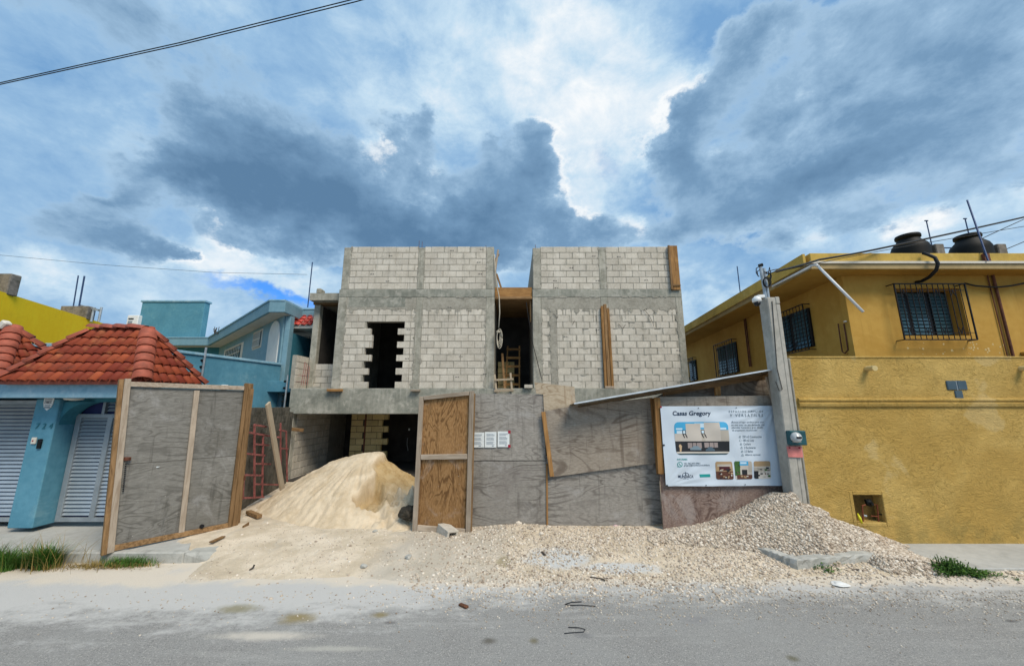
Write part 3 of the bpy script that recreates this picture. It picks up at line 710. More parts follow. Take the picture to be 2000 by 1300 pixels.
# garage: left side wall in blocks, inner pier, dark back rooms
GX = at(572, 860, HY + .1).x
part('garage_wall', 'mortar', GX - .15, GX - .012, HY + .05, YB, 0, ZS, 0)
part('garage_pier', 'concrete', GX - .17, GX + .0, HY - .0, HY + .2, 0, ZS, .012)
for k in range(10):
    course([(HY + .2, HY + 2.3)], k * CH + .0, k, place=lambda c, z, g: V((GX - .0 + g, c, z)), rotz=R(90), names=('garage_block', 'garage_half_block'))
iy = HY + 1.75
ia, ib, ic = at(684, 850, iy).x, at(757, 850, iy).x, at(712, 850, iy).x
part('mortar_core', 'dark_interior', ia + .01, ib - .21, iy + .012, iy + .14, 0, ZS, 0)
for k in range(10):
    course([(ia, ic - .02), (ic + .02, ib - (0 if k % 2 else .2))], k * CH - .05, k, y=iy, meshes=[blkD], names=('inner_block', 'inner_half_block'))
part('inner_pipe_chase', 'rust_pipe', ic - .03, ic + .03, iy - .002, iy + .1, 0, ZS, .004)
part('garage_back_wall', 'dark_interior', GX - .1, X3, HY + 3.6, HY + 3.75, 0, ZS, 0)
part('garage_side_wall', 'dark_interior', X3 - .15, X3, HY + .36, YB, 0, ZS, 0)
part('garage_floor', 'dark_interior', XW, X3, HY - .05, YB, .0, .16, 0)  # floor coloured dark so the garage reads as deep shade
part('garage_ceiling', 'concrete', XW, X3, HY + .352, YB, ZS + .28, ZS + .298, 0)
part('switch_box', 'white_plastic', at(797, 850, iy + 1).x, at(797, 850, iy + 1).x + .05, iy + 1, iy + 1.03, at(797, 838, iy + 1).z - .04, at(797, 838, iy + 1).z + .03, .004)
MB().tube([at(796, 855, iy + 1), at(795, 868, iy + 1), at(797, 880, iy + 1)], .012, 6).build('hanging_conduit', 'galv', house)
# starter bars
for uv in ((818, 470, 484), (824, 472, 484), (1046, 478, 486), (949, 479, 486)):
    p, q = at(uv[0], uv[1], HY + .1), at(uv[0], uv[2] + 4, HY + .1); p.x = q.x
    MB().tube([q, p], .007, 5).build('starter_bar', 'rust_pipe', house)
for i in range(4):
    q = at(588 + i * 4, 752, HY + .05); p = at(596 + i * 3, 706 + i * 3, HY + .1)
    MB().tube([q, p], .008, 5).build('starter_bar', 'red_steel', house)
for (u, v) in ((588, 733), (584, 745)):
    p = at(u, v, HY + .02); MB().tube([p + V((-.08, 0, 0)), p + V((.14, 0, .0))], .006, 5).build('starter_bar', 'red_steel', house)
# rough mortar squeezed out at the foot of the wing
MB().bar(at(604, 757, HY + .0), at(626, 755, HY + .0), .04, .05).build('mortar_lump', 'mortar', house)
# mortar squeezed over the block edges beside the columns and run down under the beams
smr = MB(); rq = random.Random(12)
def dab(x, z, w, h, y=HY - .0065):
    k = 9; smr.slab([V((x + w * math.cos(q) * rq.uniform(.55, 1.2), y - rq.uniform(0, .002), z + h * math.sin(q) * rq.uniform(.55, 1.2))) for q in [2 * math.pi * i / k for i in range(k)]], (0, -1, 0), .006)
for xe in (X0 + .26, cm0, cm1, cr0, X2 + .26, sc0, sc1, rr0):
    for k in range(12):
        if rq.random() < .75: dab(xe + rq.uniform(-.02, .02), ZF + (k + rq.random()) * CH, rq.uniform(.02, .06), rq.uniform(.04, .13))
for xe in (X0 + .27, cm0, cm1, cr0 - .01, X2 + .26, um0, um1, rr0 + .05):
    for k in range(7):
        if rq.random() < .6: dab(xe + rq.uniform(-.015, .015), ZT + (k + rq.random()) * CH, rq.uniform(.015, .045), rq.uniform(.03, .10))
for a, b_ in ((X0 + .3, cm0), (cm1, cr0), (X2 + .3, um0), (um1, rr0)):
    n = int((b_ - a) / .16)
    for k in range(n):
        x = a + (b_ - a) * (k + rq.random()) / n
        dab(x, ZB + rq.uniform(-.06, .03), rq.uniform(.03, .10), rq.uniform(.03, .09))
        if rq.random() < .5 and not (DL - .1 < x < DR + .1): dab(x, ZB - rq.uniform(.1, .3), rq.uniform(.006, .016), rq.uniform(.10, .28))
        if rq.random() < .5: dab(x, ZT - .25 + rq.uniform(-.02, .02), rq.uniform(.04, .12), rq.uniform(.012, .04), HY - .009)
for k in range(46):                                # stray smears in the joints of the lower right wall
    x = rq.uniform(X2 + .3, rr0 - .05); dab(x, ZF + rq.randint(1, 11) * CH + rq.uniform(-.02, .02), rq.uniform(.03, .12), rq.uniform(.012, .03))
smr.build('mortar_smear', 'mortar', house, kind='stuff')
# maker's smudges stamped on some blocks
stm = MB()
def smudge(u, v, s=1.0):
    p = at(u, v, HY - .0075)
    for dx_, w in ((-.06, .018), (-.03, .018), (.0, .012), (.045, .03)):
        h = .032 if w > .012 else .012
        stm.box(p.x + dx_ * s - w * s / 2, p.x + dx_ * s + w * s / 2, p.y, p.y + .004, p.z - h * s / 2, p.z + h * s / 2)
for uv in ((883, 489), (941, 487), (763, 499), (935, 512), (727, 535), (757, 549), (948, 555), (798, 643), (893, 736), (900, 696), (795, 700), (947, 730), (1209, 501), (1160, 500),
           (1116, 523), (1084, 548), (1167, 548), (1087, 562), (1105, 657), (1167, 644), (1236, 740), (1325, 684), (1262, 547), (1260, 604), (938, 535), (878, 600)):
    smudge(*uv, s=.8)
stm.build('block_stamp', 'stamp_ink', house, kind='stuff')
# mortar drips and loose wire across the lower right wall
MB().tube([at(1258, 604, HY - .03), at(1268, 616, HY - .05), at(1275, 630, HY - .04), at(1277, 638, HY - .03)], .006, 5).build('tie_wire', 'black_iron', house)
for (a, b_) in (((1081, 612), (1090, 621)), ((1122, 626), (1118, 634)), ((1208, 632), (1215, 641)), ((1222, 633), (1217, 641))):
    MB().tube([at(*a, HY - .02), at(*b_, HY - .03)], .006, 5).build('tie_wire', 'black_iron', house)

# loose timber and rope on the house
def board(name, pts, w, h, mat, label, cat, nrm=(0, -1, 0), group=None, bevel=.004):
    o = MB().bar(pts[0], pts[1], w, h, nrm).build(name, mat, bevel=bevel); tag(o, label, cat, group); return o
bd = thing('column_shutter', at(1190, 760, HY - .06), 'tall narrow brown timber shutter standing on the lower right block wall', 'formwork')
p0, p1 = at(1190, 760, HY - .05), at(1186, 598, HY - .05); p1.x = p0.x - .02
MB().bar(p0 + V((0, .02, 0)), p1 + V((0, .02, -.05)), .27, .03).build('panel', 'lumber_brown', bd, bevel=.004)
for s_ in (-1, 1):
    MB().bar(p0 + V((.10 * s_, -.02, .0)), p1 + V((.09 * s_, -.02, -.12 if s_ > 0 else .0)), .07, .05).build('batten', 'lumber_orange', bd, bevel=.004)
MB().bar(p0 + V((0, -.015, .05)), p1 + V((0, -.015, .06)), .10, .05).build('bark_slab', 'lumber_brown', bd, bevel=.012)
MB().bar(p0 + V((-.13, -.03, .06)), p0 + V((.13, -.03, .06)), .06, .05).build('cleat', 'lumber_grey_x', bd, bevel=.004)
cs = thing('corner_shutter', at(1318, 567, HY - .06), 'brown timber shutter fixed to the top right corner of the block wall', 'formwork')
q0, q1 = at(1319.5, 566, HY - .05), at(1314, 480, HY - .05); q1.x = q0.x
MB().bar(q0 + V((.01, 0, 0)), q1 + V((.01, 0, 0)), .29, .04).build('panel', 'lumber_orange', cs, bevel=.004)
MB().bar(q0 + V((-.115, -.035, .0)), q1 + V((-.115, -.035, 0)), .06, .03).build('batten', 'lumber_brown', cs, bevel=.004)
MB().bar(q0 + V((-.12, -.03, .14)), q0 + V((.15, -.03, .14)), .06, .03).build('cleat', 'lumber_brown_x', cs, bevel=.004)
board('plank_end', (at(640, 761.5, HY - .16), at(668, 761.5, HY - .16)), .07, .14, 'lumber_orange_x', 'short brown plank end resting on the balcony beam at left', 'plank')
board('plank_end', (at(803, 762, HY - .16), at(820, 762, HY - .16)), .05, .14, 'lumber_grey_x', 'short greyish plank end on the balcony beam above the wooden gate leaf', 'plank')
board('waste_batten', (at(967, 530, HY + .35), at(973, 488, HY + .3)), .06, .05, 'lumber_grey', 'upright grey batten stuck on the roof gap beside the left volume', 'plank')
board('waste_batten', (at(966, 512, HY + .5), at(974, 496, HY + .5)), .06, .07, 'lumber_brown', 'short brown offcut leaning in the roof gap', 'plank')
board('waste_batten', (at(980, 566, HY + .6), at(970, 535, HY + .6)), .06, .05, 'lumber_brown', 'slanting dark batten standing in the roof gap above the formwork', 'plank')
rp = thing('hoist_rope', at(968, 490, HY - .06), 'pale rope hanging from the roof gap with its end knotted in a coil', 'rope')
MB().tube([at(966, 497, HY - .02), at(967, 530, HY - .05), at(971, 560, HY - .07), at(975, 580, HY - .08), at(976, 610, HY - .08), at(974, 640, HY - .08)], .016, 7).build('line', 'rope', rp, smooth=True)
for i in range(4):
    c = at(973.5, 656, HY - .10); pts = []
    for k in range(17):
        q = 2 * math.pi * k / 16; pts.append(c + V(((.045 + .012 * i) * math.cos(q) + .012 * i, -.02 * i + .01 * math.sin(q), (.19 + .035 * i) * math.sin(q) - .03 * i)))
    MB().tube(pts, .012, 6).build('coil', 'rope', rp, smooth=True)
MB().tube([at(973.5, 648, HY - .15) + V((-.06, 0, 0)), at(973.5, 648, HY - .15) + V((.06, 0, 0))], .03, 7).build('knot', 'rope', rp, smooth=True)
o = MB().tube([at(1028, 590, HY - .02), at(1032, 620, HY - .05), at(1040, 668, HY - .08), at(1058, 740, HY - .1)], .01, 6).build('hanging_cable', 'black_rubber'); tag(o, 'thin dark cable hanging across the edge of the middle opening', 'cable')
# ladder standing in the opening, trestle on its sill
LDY = .45
ld = thing('ladder', at(1000, 758, HY + 1.2), 'timber ladder leaning inside the dark middle opening', 'ladder')
lb, lt = at(1001, 775, HY + 1.1), at(1003, 676, HY + 1.68)
lb.z = ZF
for s_ in (-1, 1): MB().bar(lb + V((.22 * s_, 0, 0)), lt + V((.20 * s_, 0, 0)), .045, .07).build('rail', 'lumber_orange', ld)
for k in range(5):
    c = lb.lerp(lt, .12 + .2 * k); MB().bar(c + V((-.24, -.04, 0)), c + V((.24, -.04, 0)), .075, .03).build('rung', 'lumber_orange_x', ld)
board('leaning_plank', (V((at(986, 750, HY + .7).x, HY + .7, ZF)), at(981, 690, HY + 1.2)), .07, .03, 'lumber_brown', 'narrow brown plank leaning beside the ladder in the dark opening', 'plank')
ts = thing('timber_trestle', at(984, 766, HY - .12), 'small rough timber frame standing at the edge of the middle opening', 'trestle')
for (a, b_) in (((970, 767), (966, 731)), ((1000, 765), (997, 728))): MB().bar(at(*a, HY - .16), at(*b_, HY - .16), .055, .05).build('post', 'plank_pale', ts, bevel=.004)
for v in (742, 763): MB().bar(at(965, v, HY - .21), at(1003, v - 2, HY - .21), .07 if v > 750 else .055, .03).build('rail', 'plank_pale', ts, bevel=.004)
o = MB().box(at(1024, 757, HY - .12).x, at(1040, 757, HY - .12).x, HY - .2, HY - .05, ZF + .003, ZF + .1).build('sill_block', 'block', bevel=.006); tag(o, 'loose pale block piece on the sill right of the timber trestle', 'block')
# ================================================================ LEFT NEIGHBOUR: tiled porch with louvred gate, number 724
PY = 6.8
porch = thing('tiled_porch', at(40, 1030, PY), 'blue entrance porch with red tiled hip roof and number 724', 'porch')
def pp(name, mat, x0, x1, y0, y1, z0, z1, bevel=.006, parent=porch): return MB().box(x0, x1, y0, y1, z0, z1).build(name, mat, parent, bevel=bevel)
plx0 = at(67, 900, PY).x - .21; plx1 = at(67, 900, PY).x + .21
RX0, RX1, RYF, RYB = -8.47, -6.14, 6.32, 7.56
ZE = 2.60
o = pp('pillar', 'blue_paint', plx0, plx1, PY, PY + .42, .2, ZE - .28, .012)
pp('beam', 'blue_beam', -14, RX1 - .06, RYF + .10, RYF + .28, ZE - .27, ZE - .03, .01)
pp('soffit', 'cream_paint', -14, RX1 - .07, RYF + .281, RYB, ZE - .25, ZE - .2, 0)
pp('lintel', 'teal_paint', plx1 - .02, RX1 - .1, PY + .12, PY + .40, ZE - .33, ZE - .252, .004)
pp('side_wall', 'blue_paint', RX1 - .3, RX1 - .1, PY + .1, RYB + .1, .2, ZE - .255, .006)
# quarter-round bracket at the pillar head
a0 = V((plx1, 0, ZE - .30)); pts = [(plx1 - .01, ZE - .33), (plx1 + .50, ZE - .33)]
for k in range(9):
    q = math.pi / 2 * k / 8; pts.append((plx1 + .50 - .50 * math.sin(q), ZE - .33 - .40 * (1 - math.cos(q))))
MB().slab([V((x, PY + .06, z)) for x, z in pts], (0, -1, 0), .26).build('arched_bracket', 'teal_paint', porch)
# roof
def tile_mesh(name, w, l, mat, n=7, th=.014, rise=.055, taper=.86):
    vs = []; fs = []
    for j, (yy, sc) in enumerate(((0, 1.0), (l, taper))):
        for rr in (0, th):
            for k in range(n):
                q = math.pi * k / (n - 1)
                vs.append((-(w / 2 - rr) * sc * math.cos(q), yy, (rise - rr) * sc * math.sin(q) + .03 * (1 - j)))
    N = 2 * n
    for k in range(n - 1):
        fs.append((k, k + 1, N + k + 1, N + k)); fs.append((n + k + 1, n + k, N + n + k, N + n + k + 1)); fs.append((k + 1, k, n + k, n + k + 1))
    me = bpy.data.meshes.new(name); me.from_pydata(vs, [], fs); me.materials.append(M[mat]); me.validate(); me.update()
    me.polygons.foreach_set('use_smooth', [True] * len(me.polygons))
    return me
tileM = tile_mesh('roof_tile', .158, .30, 'clay_tile')
ridgeM = tile_mesh('ridge_tile', .27, .30, 'clay_ridge', rise=.085, taper=.84)
def orient(xa, ya, za):
    m_ = Matrix((xa, ya, za)).transposed(); return m_.to_euler()
def tiled_face(roof, A, B_, C, D_, pitch_w=.166, expo=.19, me=None, names='roof_tile', tl=.0):
    # A-B eave from left to right seen from outside, D-C ridge above it
    me = me or tileM
    A, B_, C, D_ = map(V, (A, B_, C, D_)); xa = (B_ - A).normalized(); mid = (D_ + C) / 2 - (A + B_) / 2
    ya = (mid - xa * mid.dot(xa)).normalized(); za = xa.cross(ya); Lx = (B_ - A).length; S_ = (D_ - A).dot(ya)
    l0 = (D_ - A).dot(xa); r0 = (C - A).dot(xa); rows = int(S_ / expo + .35)
    for r in range(rows):
        s = r * expo; f0 = min(1, (s + .13) / S_); lo, hi = l0 * f0, Lx + (r0 - Lx) * f0
        n = int(Lx / pitch_w) + 1
        for k in range(n):
            x = (k + .5) * pitch_w
            if x < lo + .0 or x > hi - .0: continue
            P = A + xa * x + ya * (s - .03) + za * (.012 + .004 * random.random())
            rr = orient(xa, ya, za); o = inst(names, me, roof, P, rr)
            o.rotation_euler = (Matrix((xa, ya, za)).transposed() @ Matrix.Rotation(R(random.uniform(-2.2, 2.2)), 3, 'Z') @ Matrix.Rotation(R(-2), 3, 'X')).to_euler()
def hip_line(roof, P, Q, expo=.205, names='ridge_tile', k0=0):
    P, Q = V(P), V(Q); ya = (Q - P).normalized(); xa = ya.cross(V((0, 0, 1))).normalized(); za = xa.cross(ya)
    if za.z < 0: xa, za = -xa, -za
    n = max(1, int((Q - P).length / expo + .3))
    for k in range(n): inst(names, ridgeM, roof, P + ya * (k * expo - .02) + za * .02, orient(xa, ya, za))
def hip_roof(owner, x0, x1, yf, yb, ze, zr, xr0, xr1, yr, left_face=True):
    e = [(x0, yf, ze), (x1, yf, ze), (x1, yb, ze), (x0, yb, ze)]; r0, r1 = (xr0, yr, zr), (xr1, yr, zr)
    mb = MB().add(e + [r0, r1] + [(x, y, z - .05) for x, y, z in e], [(0, 1, 5, 4), (1, 2, 5), (2, 3, 4, 5), (3, 0, 4), (0, 6, 7, 1), (1, 7, 8, 2), (2, 8, 9, 3), (3, 9, 6, 0), (9, 8, 7, 6)])
    roof = mb.build('roof', 'clay_ridge', owner)
    tiled_face(roof, e[0], e[1], r1, r0); tiled_face(roof, e[1], e[2], r1, r1)
    if left_face: tiled_face(roof, e[3], e[0], r0, r0)
    hip_line(roof, e[1], r1); hip_line(roof, e[2], r1); hip_line(roof, e[0], r0); hip_line(roof, e[3], r0); hip_line(roof, r0, r1, .24)
    return roof
ZR = 3.58
hip_roof(porch, RX0 - .02, RX1, RYF, RYB, ZE, ZR, RX0 + .66, RX1 - .65, (RYF + RYB) / 2)
# gates
def louvre_gate(name, x0, x1, z0, z1, y, label, n, stiles, parent=None):
    g = thing(name, ((x0 + x1) / 2, y, z0), label, 'gate') if parent is None else parent
    for s_ in stiles: MB().box(s_ - .045, s_ + .045, y - .012, y + .05, z0, z1).build('stile', 'frame_metal', g, bevel=.004)
    for z in (z0, z1 - .07): MB().box(x0, x1, y - .008, y + .045, z, z + .07).build('rail', 'frame_metal', g, bevel=.004)
    MB().box(x0, x1, y + .052, y + .06, z0, z1).build('shade_sheet', 'shade_blue', g)  # added dark sheet, painted shade for the gaps between slats
    st = (z1 - z0 - .16) / n
    for a, b_ in zip(stiles[:-1], stiles[1:]):
        w = b_ - a - .09
        me = MB().bar((-w / 2, .0, 0), (w / 2, .0, 0), st * .90, .004, (0, -.86, .5)).mesh('louvre_slat', 'louver')
        for k in range(n): inst('slat', me, g, ((a + b_) / 2, y + .022, z0 + .10 + st * (k + .4)))
    return g
gy = PY + .30
dz1 = at(150, 808, gy).z
gx1 = RX1 - .3
d0 = plx1 + .02; dm = at(200, 900, gy).x
g = louvre_gate('louvred_gate', d0, gx1, .22, dz1, gy, 'pale grey louvred metal gate right of the blue pillar, its top window barred', 26, [d0 + .05, dm, gx1 - .045])
# transom above
for k in range(5): MB().bar((d0 + .55, gy, dz1 + .07 + k * .065), (gx1, gy, dz1 + .07 + k * .065), .05, .006, (0, -.8, .6)).build('transom_slat', 'louver', g)
MB().box(d0 + .45, d0 + .50, gy - .01, gy + .04, dz1, ZE - .26).build('transom_post', 'frame_metal', g)
MB().box(d0, gx1, gy + .052, gy + .06, dz1, ZE - .25).build('transom_shade', 'shade_blue', g)  # same added shade sheet behind the transom slats
MB().tube([at(108, 917, gy - .03) + V((-.0, -.02, 0)), at(108, 917, gy - .03)], .022, 8).build('lock', 'black_plastic', g)
g2 = louvre_gate('louvred_gate', -13.6, plx0 - .02, .22, ZE - .30, gy, 'wide pale grey louvred garage gate left of the blue pillar', 29, [-13.55, -11.4, plx0 - .065 + .03])
# things fixed to the pillar
sh = thing('security_shield', at(93, 790, PY - .01), 'small white shield shaped alarm sign on the blue pillar', 'sign')
c = at(93.5, 789, PY - .012); w_, h_ = .085, .11
pts = [(-w_, h_), (w_, h_), (w_ * .98, .02), (w_ * .75, -.05), (0, -h_), (-w_ * .75, -.05), (-w_ * .98, .02)]
MB().slab([c + V((x, 0, z)) for x, z in pts], (0, -1, 0), .01).build('plate', 'white_plastic', sh)
lnm = MB()
for z in (.085, .06, -.02, -.045, -.062):
    w2 = .065 if z > 0 else .05; lnm.box(c.x - w2, c.x + w2, c.y - .004, c.y - .001, c.z + z - .005, c.z + z + .005)
lnm.build('print', 'ink_slate', sh)
# ---- lettering: glyphs of the built-in font turned into thin meshes
def glyphs(body, space=1.0, bold=0.0):
    cu = bpy.data.curves.new('txt', 'FONT'); cu.body = body; cu.space_character = space; cu.offset = bold; cu.resolution_u = 3
    o = bpy.data.objects.new('txt', cu); COL.objects.link(o); bpy.context.view_layer.update()
    me = bpy.data.meshes.new_from_object(o.evaluated_get(bpy.context.evaluated_depsgraph_get()))
    bpy.data.objects.remove(o); bpy.data.curves.remove(cu)
    v = np.array([x.co[:] for x in me.vertices]); f = [tuple(p.vertices) for p in me.polygons]; bpy.data.meshes.remove(me)
    return v, f
def letter_on(parent, body, origin, w, h, mat, name='lettering', depth=.002, slant=0, **kw):
    v, f = glyphs(body, **kw); mn, mx = v.min(0), v.max(0)
    vs = [V(origin) + V(((x - mn[0]) / (mx[0] - mn[0]) * w + slant * (y - mn[1]) / (mx[1] - mn[1]) * h, 0, (y - mn[1]) / (mx[1] - mn[1]) * h)) for x, y, _ in v]
    return MB().add(vs, f).build(name, mat, parent)
letter_on(sh, 'DIMKA', c + V((-.062, -.004, .012)), .124, .035, 'ink_navy', bold=.01)
hn = thing('house_number', at(84, 832, PY - .01), 'raised dark blue numerals 724 on the blue pillar', 'house number')
for ch, u in (('7', 71), ('2', 84), ('4', 97)):
    v, f = glyphs(ch, bold=.01); mn, mx = v.min(0), v.max(0); o0 = at(u - 3.5, 837, PY - .012); k = .095 / (mx[1] - mn[1])
    mb = MB(); n_ = len(v)
    vs = [o0 + V(((x - mn[0]) * k * .95 + (y - mn[1]) * k * .12, 0, (y - mn[1]) * k)) for x, y, _ in v]
    mb.add(vs, f); mb.add([q + V((0, .011, 0)) for q in vs], [tuple(reversed(q)) for q in f])
    mb.build('numeral', 'teal_paint', hn)
o = MB().box(*(lambda p: (p.x - .04, p.x + .04, PY - .03, PY - .001, p.z - .055, p.z + .055))(at(68.5, 860, PY))).build('door_bell', 'cream_paint', bevel=.008); tag(o, 'cream door bell plate on the blue pillar', 'door bell')
pb = at(68.5, 860, PY); MB().tube([pb + V((0, -.038, 0)), pb + V((0, -.028, 0))], .012, 8).build('push_button', 'cap_red', o)
o = MB().box(*(lambda p: (p.x - .032, p.x + .032, PY - .035, PY - .001, p.z - .08, p.z + .08))(at(79.5, 866, PY))).build('intercom', 'black_plastic', bevel=.008); tag(o, 'dark blue-black intercom beside the cream door bell', 'intercom')
MB().tube([at(79.5, 861, PY - .037), at(79.5, 861, PY - .034)], .016, 8).build('lens', 'lens_dark', o)
lamp = MB().lathe((at(160, 776, PY).x, PY - .12, ZE - .31), [(.02, 0), (.11, .012), (.13, .04), (.12, .062)], 20).build('ceiling_lamp', 'cream_paint', smooth=True); tag(lamp, 'round cream ceiling lamp under the porch soffit', 'lamp')

# second tiled porch, cut by the picture's left edge
porch2 = thing('tiled_porch', (-11.0, 6.9, .2), 'neighbouring red tiled porch roof at the far left edge', 'porch')
hip_roof(porch2, -11.6, -8.66, RYF + .05, RYB + .25, ZE + .02, ZR + .02, -10.9, -9.45, (RYF + RYB) / 2 + .1, left_face=False)
MB().box(-11.5, -8.7, RYB + .0, RYB + .2, .2, ZE).build('rear_wall', 'blue_paint', porch2)
o = MB().bar((-9.56, 6.95, ZR + .05), (-9.47, 6.95, ZR + .17), .12, .12).build('roof_cap', 'cream_paint', porch2, bevel=.02)

# blue boundary wall running back, with coping
wA, wB = V((-8.41, 7.62, 0)), V((-7.30, 11.85, 0)); ZW = 3.44
bw = thing('blue_boundary_wall', wA, 'long blue rendered boundary wall with pale coping behind the tiled porch', 'wall')
MB().bar(wA + V((0, 0, ZW / 2)), wB + V((0, 0, ZW / 2)), ZW, .16, (1, -.26, 0)).build('wall_face', 'blue_paint', bw)
MB().bar(wA + V((0, 0, ZW + .035)), wB + V((0, 0, ZW + .035)), .07, .24, (1, -.26, 0)).build('coping', 'blue_beam', bw, bevel=.01)
MB().box(-13, -8.3, 7.95, 8.1, 0, ZW - .02).build('wall_face', 'blue_paint', bw); MB().box(-13, -8.32, 7.9, 8.15, ZW - .018, ZW + .06).build('coping', 'blue_beam', bw, bevel=.01)
def fence_post(u0, v0, v1, P, D_, label):
    f = onp(u0, v0, P, D_); t_ = onp(u0, v1, P, D_); t_.x, t_.y = f.x, f.y
    r_ = thing('electric_fence_post', f, label, 'fence post', 'electric fence posts')
    MB().tube([f, t_], .025, 8).build('post', 'galv', r_)
    n = 4
    for k in range(n):
        c_ = f.lerp(t_, .2 + .2 * k) + V((-.05, -.03, 0)); MB().tube([c_ + V((.03, 0, 0)), c_ + V((-.02, 0, 0))], .03, 8).build('insulator', 'black_plastic', r_)
dW = (wB - wA)
fence_post(393, 742, 677, wA + V((.12, 0, 0)), dW, 'thin grey electric fence post on the blue wall above the tiled roof')
fence_post(555, 797, 731, V((-6.75, 10.9, 0)), (.2, 1, 0), 'thin grey electric fence post at the balcony of the blue house')
cmb = thing('wall_camera', onp(440, 754, wA + V((.12, 0, 0)), dW), 'small white sensor box on the blue boundary wall', 'sensor')
pc = onp(440, 755, wA + V((.14, 0, 0)), dW)
MB().box(pc.x - .06, pc.x + .06, pc.y - .08, pc.y + .03, pc.z - .06, pc.z + .05).build('housing', 'white_plastic', cmb, bevel=.01)
MB().tube([pc + V((0, -.1, .0)), pc + V((0, -.075, .0))], .03, 10).build('lens', 'lens_dark', cmb)

# ---------------- blue house with the slanting bay
bh = thing('blue_house', (-9, 13, 0), 'pale blue two storey house with flat overhanging roof behind the boundary wall', 'house')
ZRf = 5.43
P1, P2_ = at(527, 588, 11.5), at(558, 588, 11.5)
Pl = V((-14.7, 18.1, 0)); Pll = V((-18.5, 18.1, 0)); Pr = V((-6.53, 13.6, 0))
outline = [(Pll.x, Pll.y), (Pl.x, Pl.y), (P1.x, P1.y), (P2_.x, P2_.y), (min(at(592, 604, 12.6).x, -6.6), 12.6), (Pr.x, 12.6), (Pr.x, 22), (Pll.x, 22)]
MB().slab([V((x, y, ZRf)) for x, y in outline], (0, 0, 1), .36).build('roof', 'blue_paint_pale', bh, bevel=.012)
lip = MB(); lip.slab([V((x * 1.002, y * .9985, ZRf + .05)) for x, y in outline], (0, 0, 1), .048); lip.build('roof_edge', 'blue_beam', bh)
inn = [(x + dx_, y + .5) for (x, y), dx_ in zip(outline[:4], (0, .05, .12, .0))]
MB().slab([V((x, y, ZRf - .361)) for x, y in [(Pll.x + .1, Pll.y + .1), (Pl.x + .05, Pl.y + .08), (P1.x + .03, P1.y + .05), (P2_.x - .05, P2_.y + .05), (P2_.x - .05, 12.6), (-8, 21), (-18, 21)]], (0, 0, 1), .01).build('soffit', 'cream_paint', bh)
C0 = V((-7.30, 12.0, 0)); C1 = V((-14.5, 18.75, 0)); dB = (C1 - C0).normalized(); nB = V((dB.y, -dB.x, 0)); nB = nB if nB.y < 0 else -nB
MB().bar(C0 + V((0, 0, ZRf / 2 - .18)), C1 + V((0, 0, ZRf / 2 - .18)), ZRf - .36, .2, nB).build('bay_wall', 'blue_paint_pale', bh)
MB().box(-18.3, -14.4, 18.7, 18.9, 0, ZRf - .37).build('rear_wall', 'teal_paint', bh)
MB().box(C0.x - .0, C0.x + .16, C0.y - .08, C0.y + .15, 0, ZRf - .37).build('corner_wall', 'blue_paint_pale', bh, bevel=.01)
rx0 = C0.x + .16
MB().box(rx0 - .1, rx0 - .002, C0.y + .15, 13.6, 0, ZRf - .9).build('recess_wall', 'teal_paint', bh)
MB().box(rx0 - .002, -6.53, 13.6, 13.75, 0, ZRf - .4).build('recess_wall', 'teal_paint', bh)
def on_bay(u, v): return onp(u, v, C0 + nB * .11, dB)
def bay_quad(name, corners, mat, parent, off=0.0, th=.03):
    return MB().slab([on_bay(*q) + nB * off for q in corners], nB, th).build(name, mat, parent)
def bay_window(us, vt, vb, label_parent, frame='cream_paint'):
    # us: (left,right) ; constant heights from the nearer edge
    pl, pr = on_bay(us[0], vt), on_bay(us[1], vt); zt = pr.z; zb = on_bay(us[1], vb).z
    fr = MB(); 
    for a, b_ in ((pl, pr),):
        A = V((a.x, a.y, 0)); Bq = V((b_.x, b_.y, 0))
        win = MB().slab([A + V((0, 0, zb)), Bq + V((0, 0, zb)), Bq + V((0, 0, zt)), A + V((0, 0, zt))], nB, .05).build('window', frame, label_parent)
        d_ = (Bq - A); A2, B2 = A + d_ * .1 + nB * .01, Bq - d_ * .1 + nB * .01
        MB().slab([A2 + V((0, 0, zb + .1)), B2 + V((0, 0, zb + .1)), B2 + V((0, 0, zt - .1)), A2 + V((0, 0, zt - .1))], nB, .02).build('pane', 'window_glass', win)
        gr = MB()
        for k in range(9):
            q = A2.lerp(B2, (k + .5) / 9) + nB * .03; gr.bar(q + V((0, 0, zb + .05)), q + V((0, 0, zt - .05)), .03, .02, nB)
        for z in (zb + .08, (zb + zt) / 2, zt - .08): gr.bar(A2 + nB * .03 + V((0, 0, z)), B2 + nB * .03 + V((0, 0, z)), .03, .02, nB)
        gr.build('grille', 'cream_paint', win)
bay_window((441, 476), 667, 700, bh); bay_window((497.5, 514), 641, 676, bh)
pts = []
pA, pB = on_bay(520, 703), on_bay(540, 703); zt = on_bay(532, 630).z
A = V((pA.x, pA.y, 0)); Bq = V((pB.x, pB.y, 0)); zs = zt - .45
pts = [A + V((0, 0, 3.2)), Bq + V((0, 0, 3.2)), Bq + V((0, 0, zs))]
for k in range(1, 9):
    q = math.pi * k / 9; pts.append(Bq.lerp(A, (1 - math.cos(q)) / 2) + V((0, 0, zs + .45 * math.sin(q))))
pts.append(A + V((0, 0, zs)))
MB().slab([p + nB * .02 for p in pts], nB, .04).build('arched_panel', 'white_wall', bh)
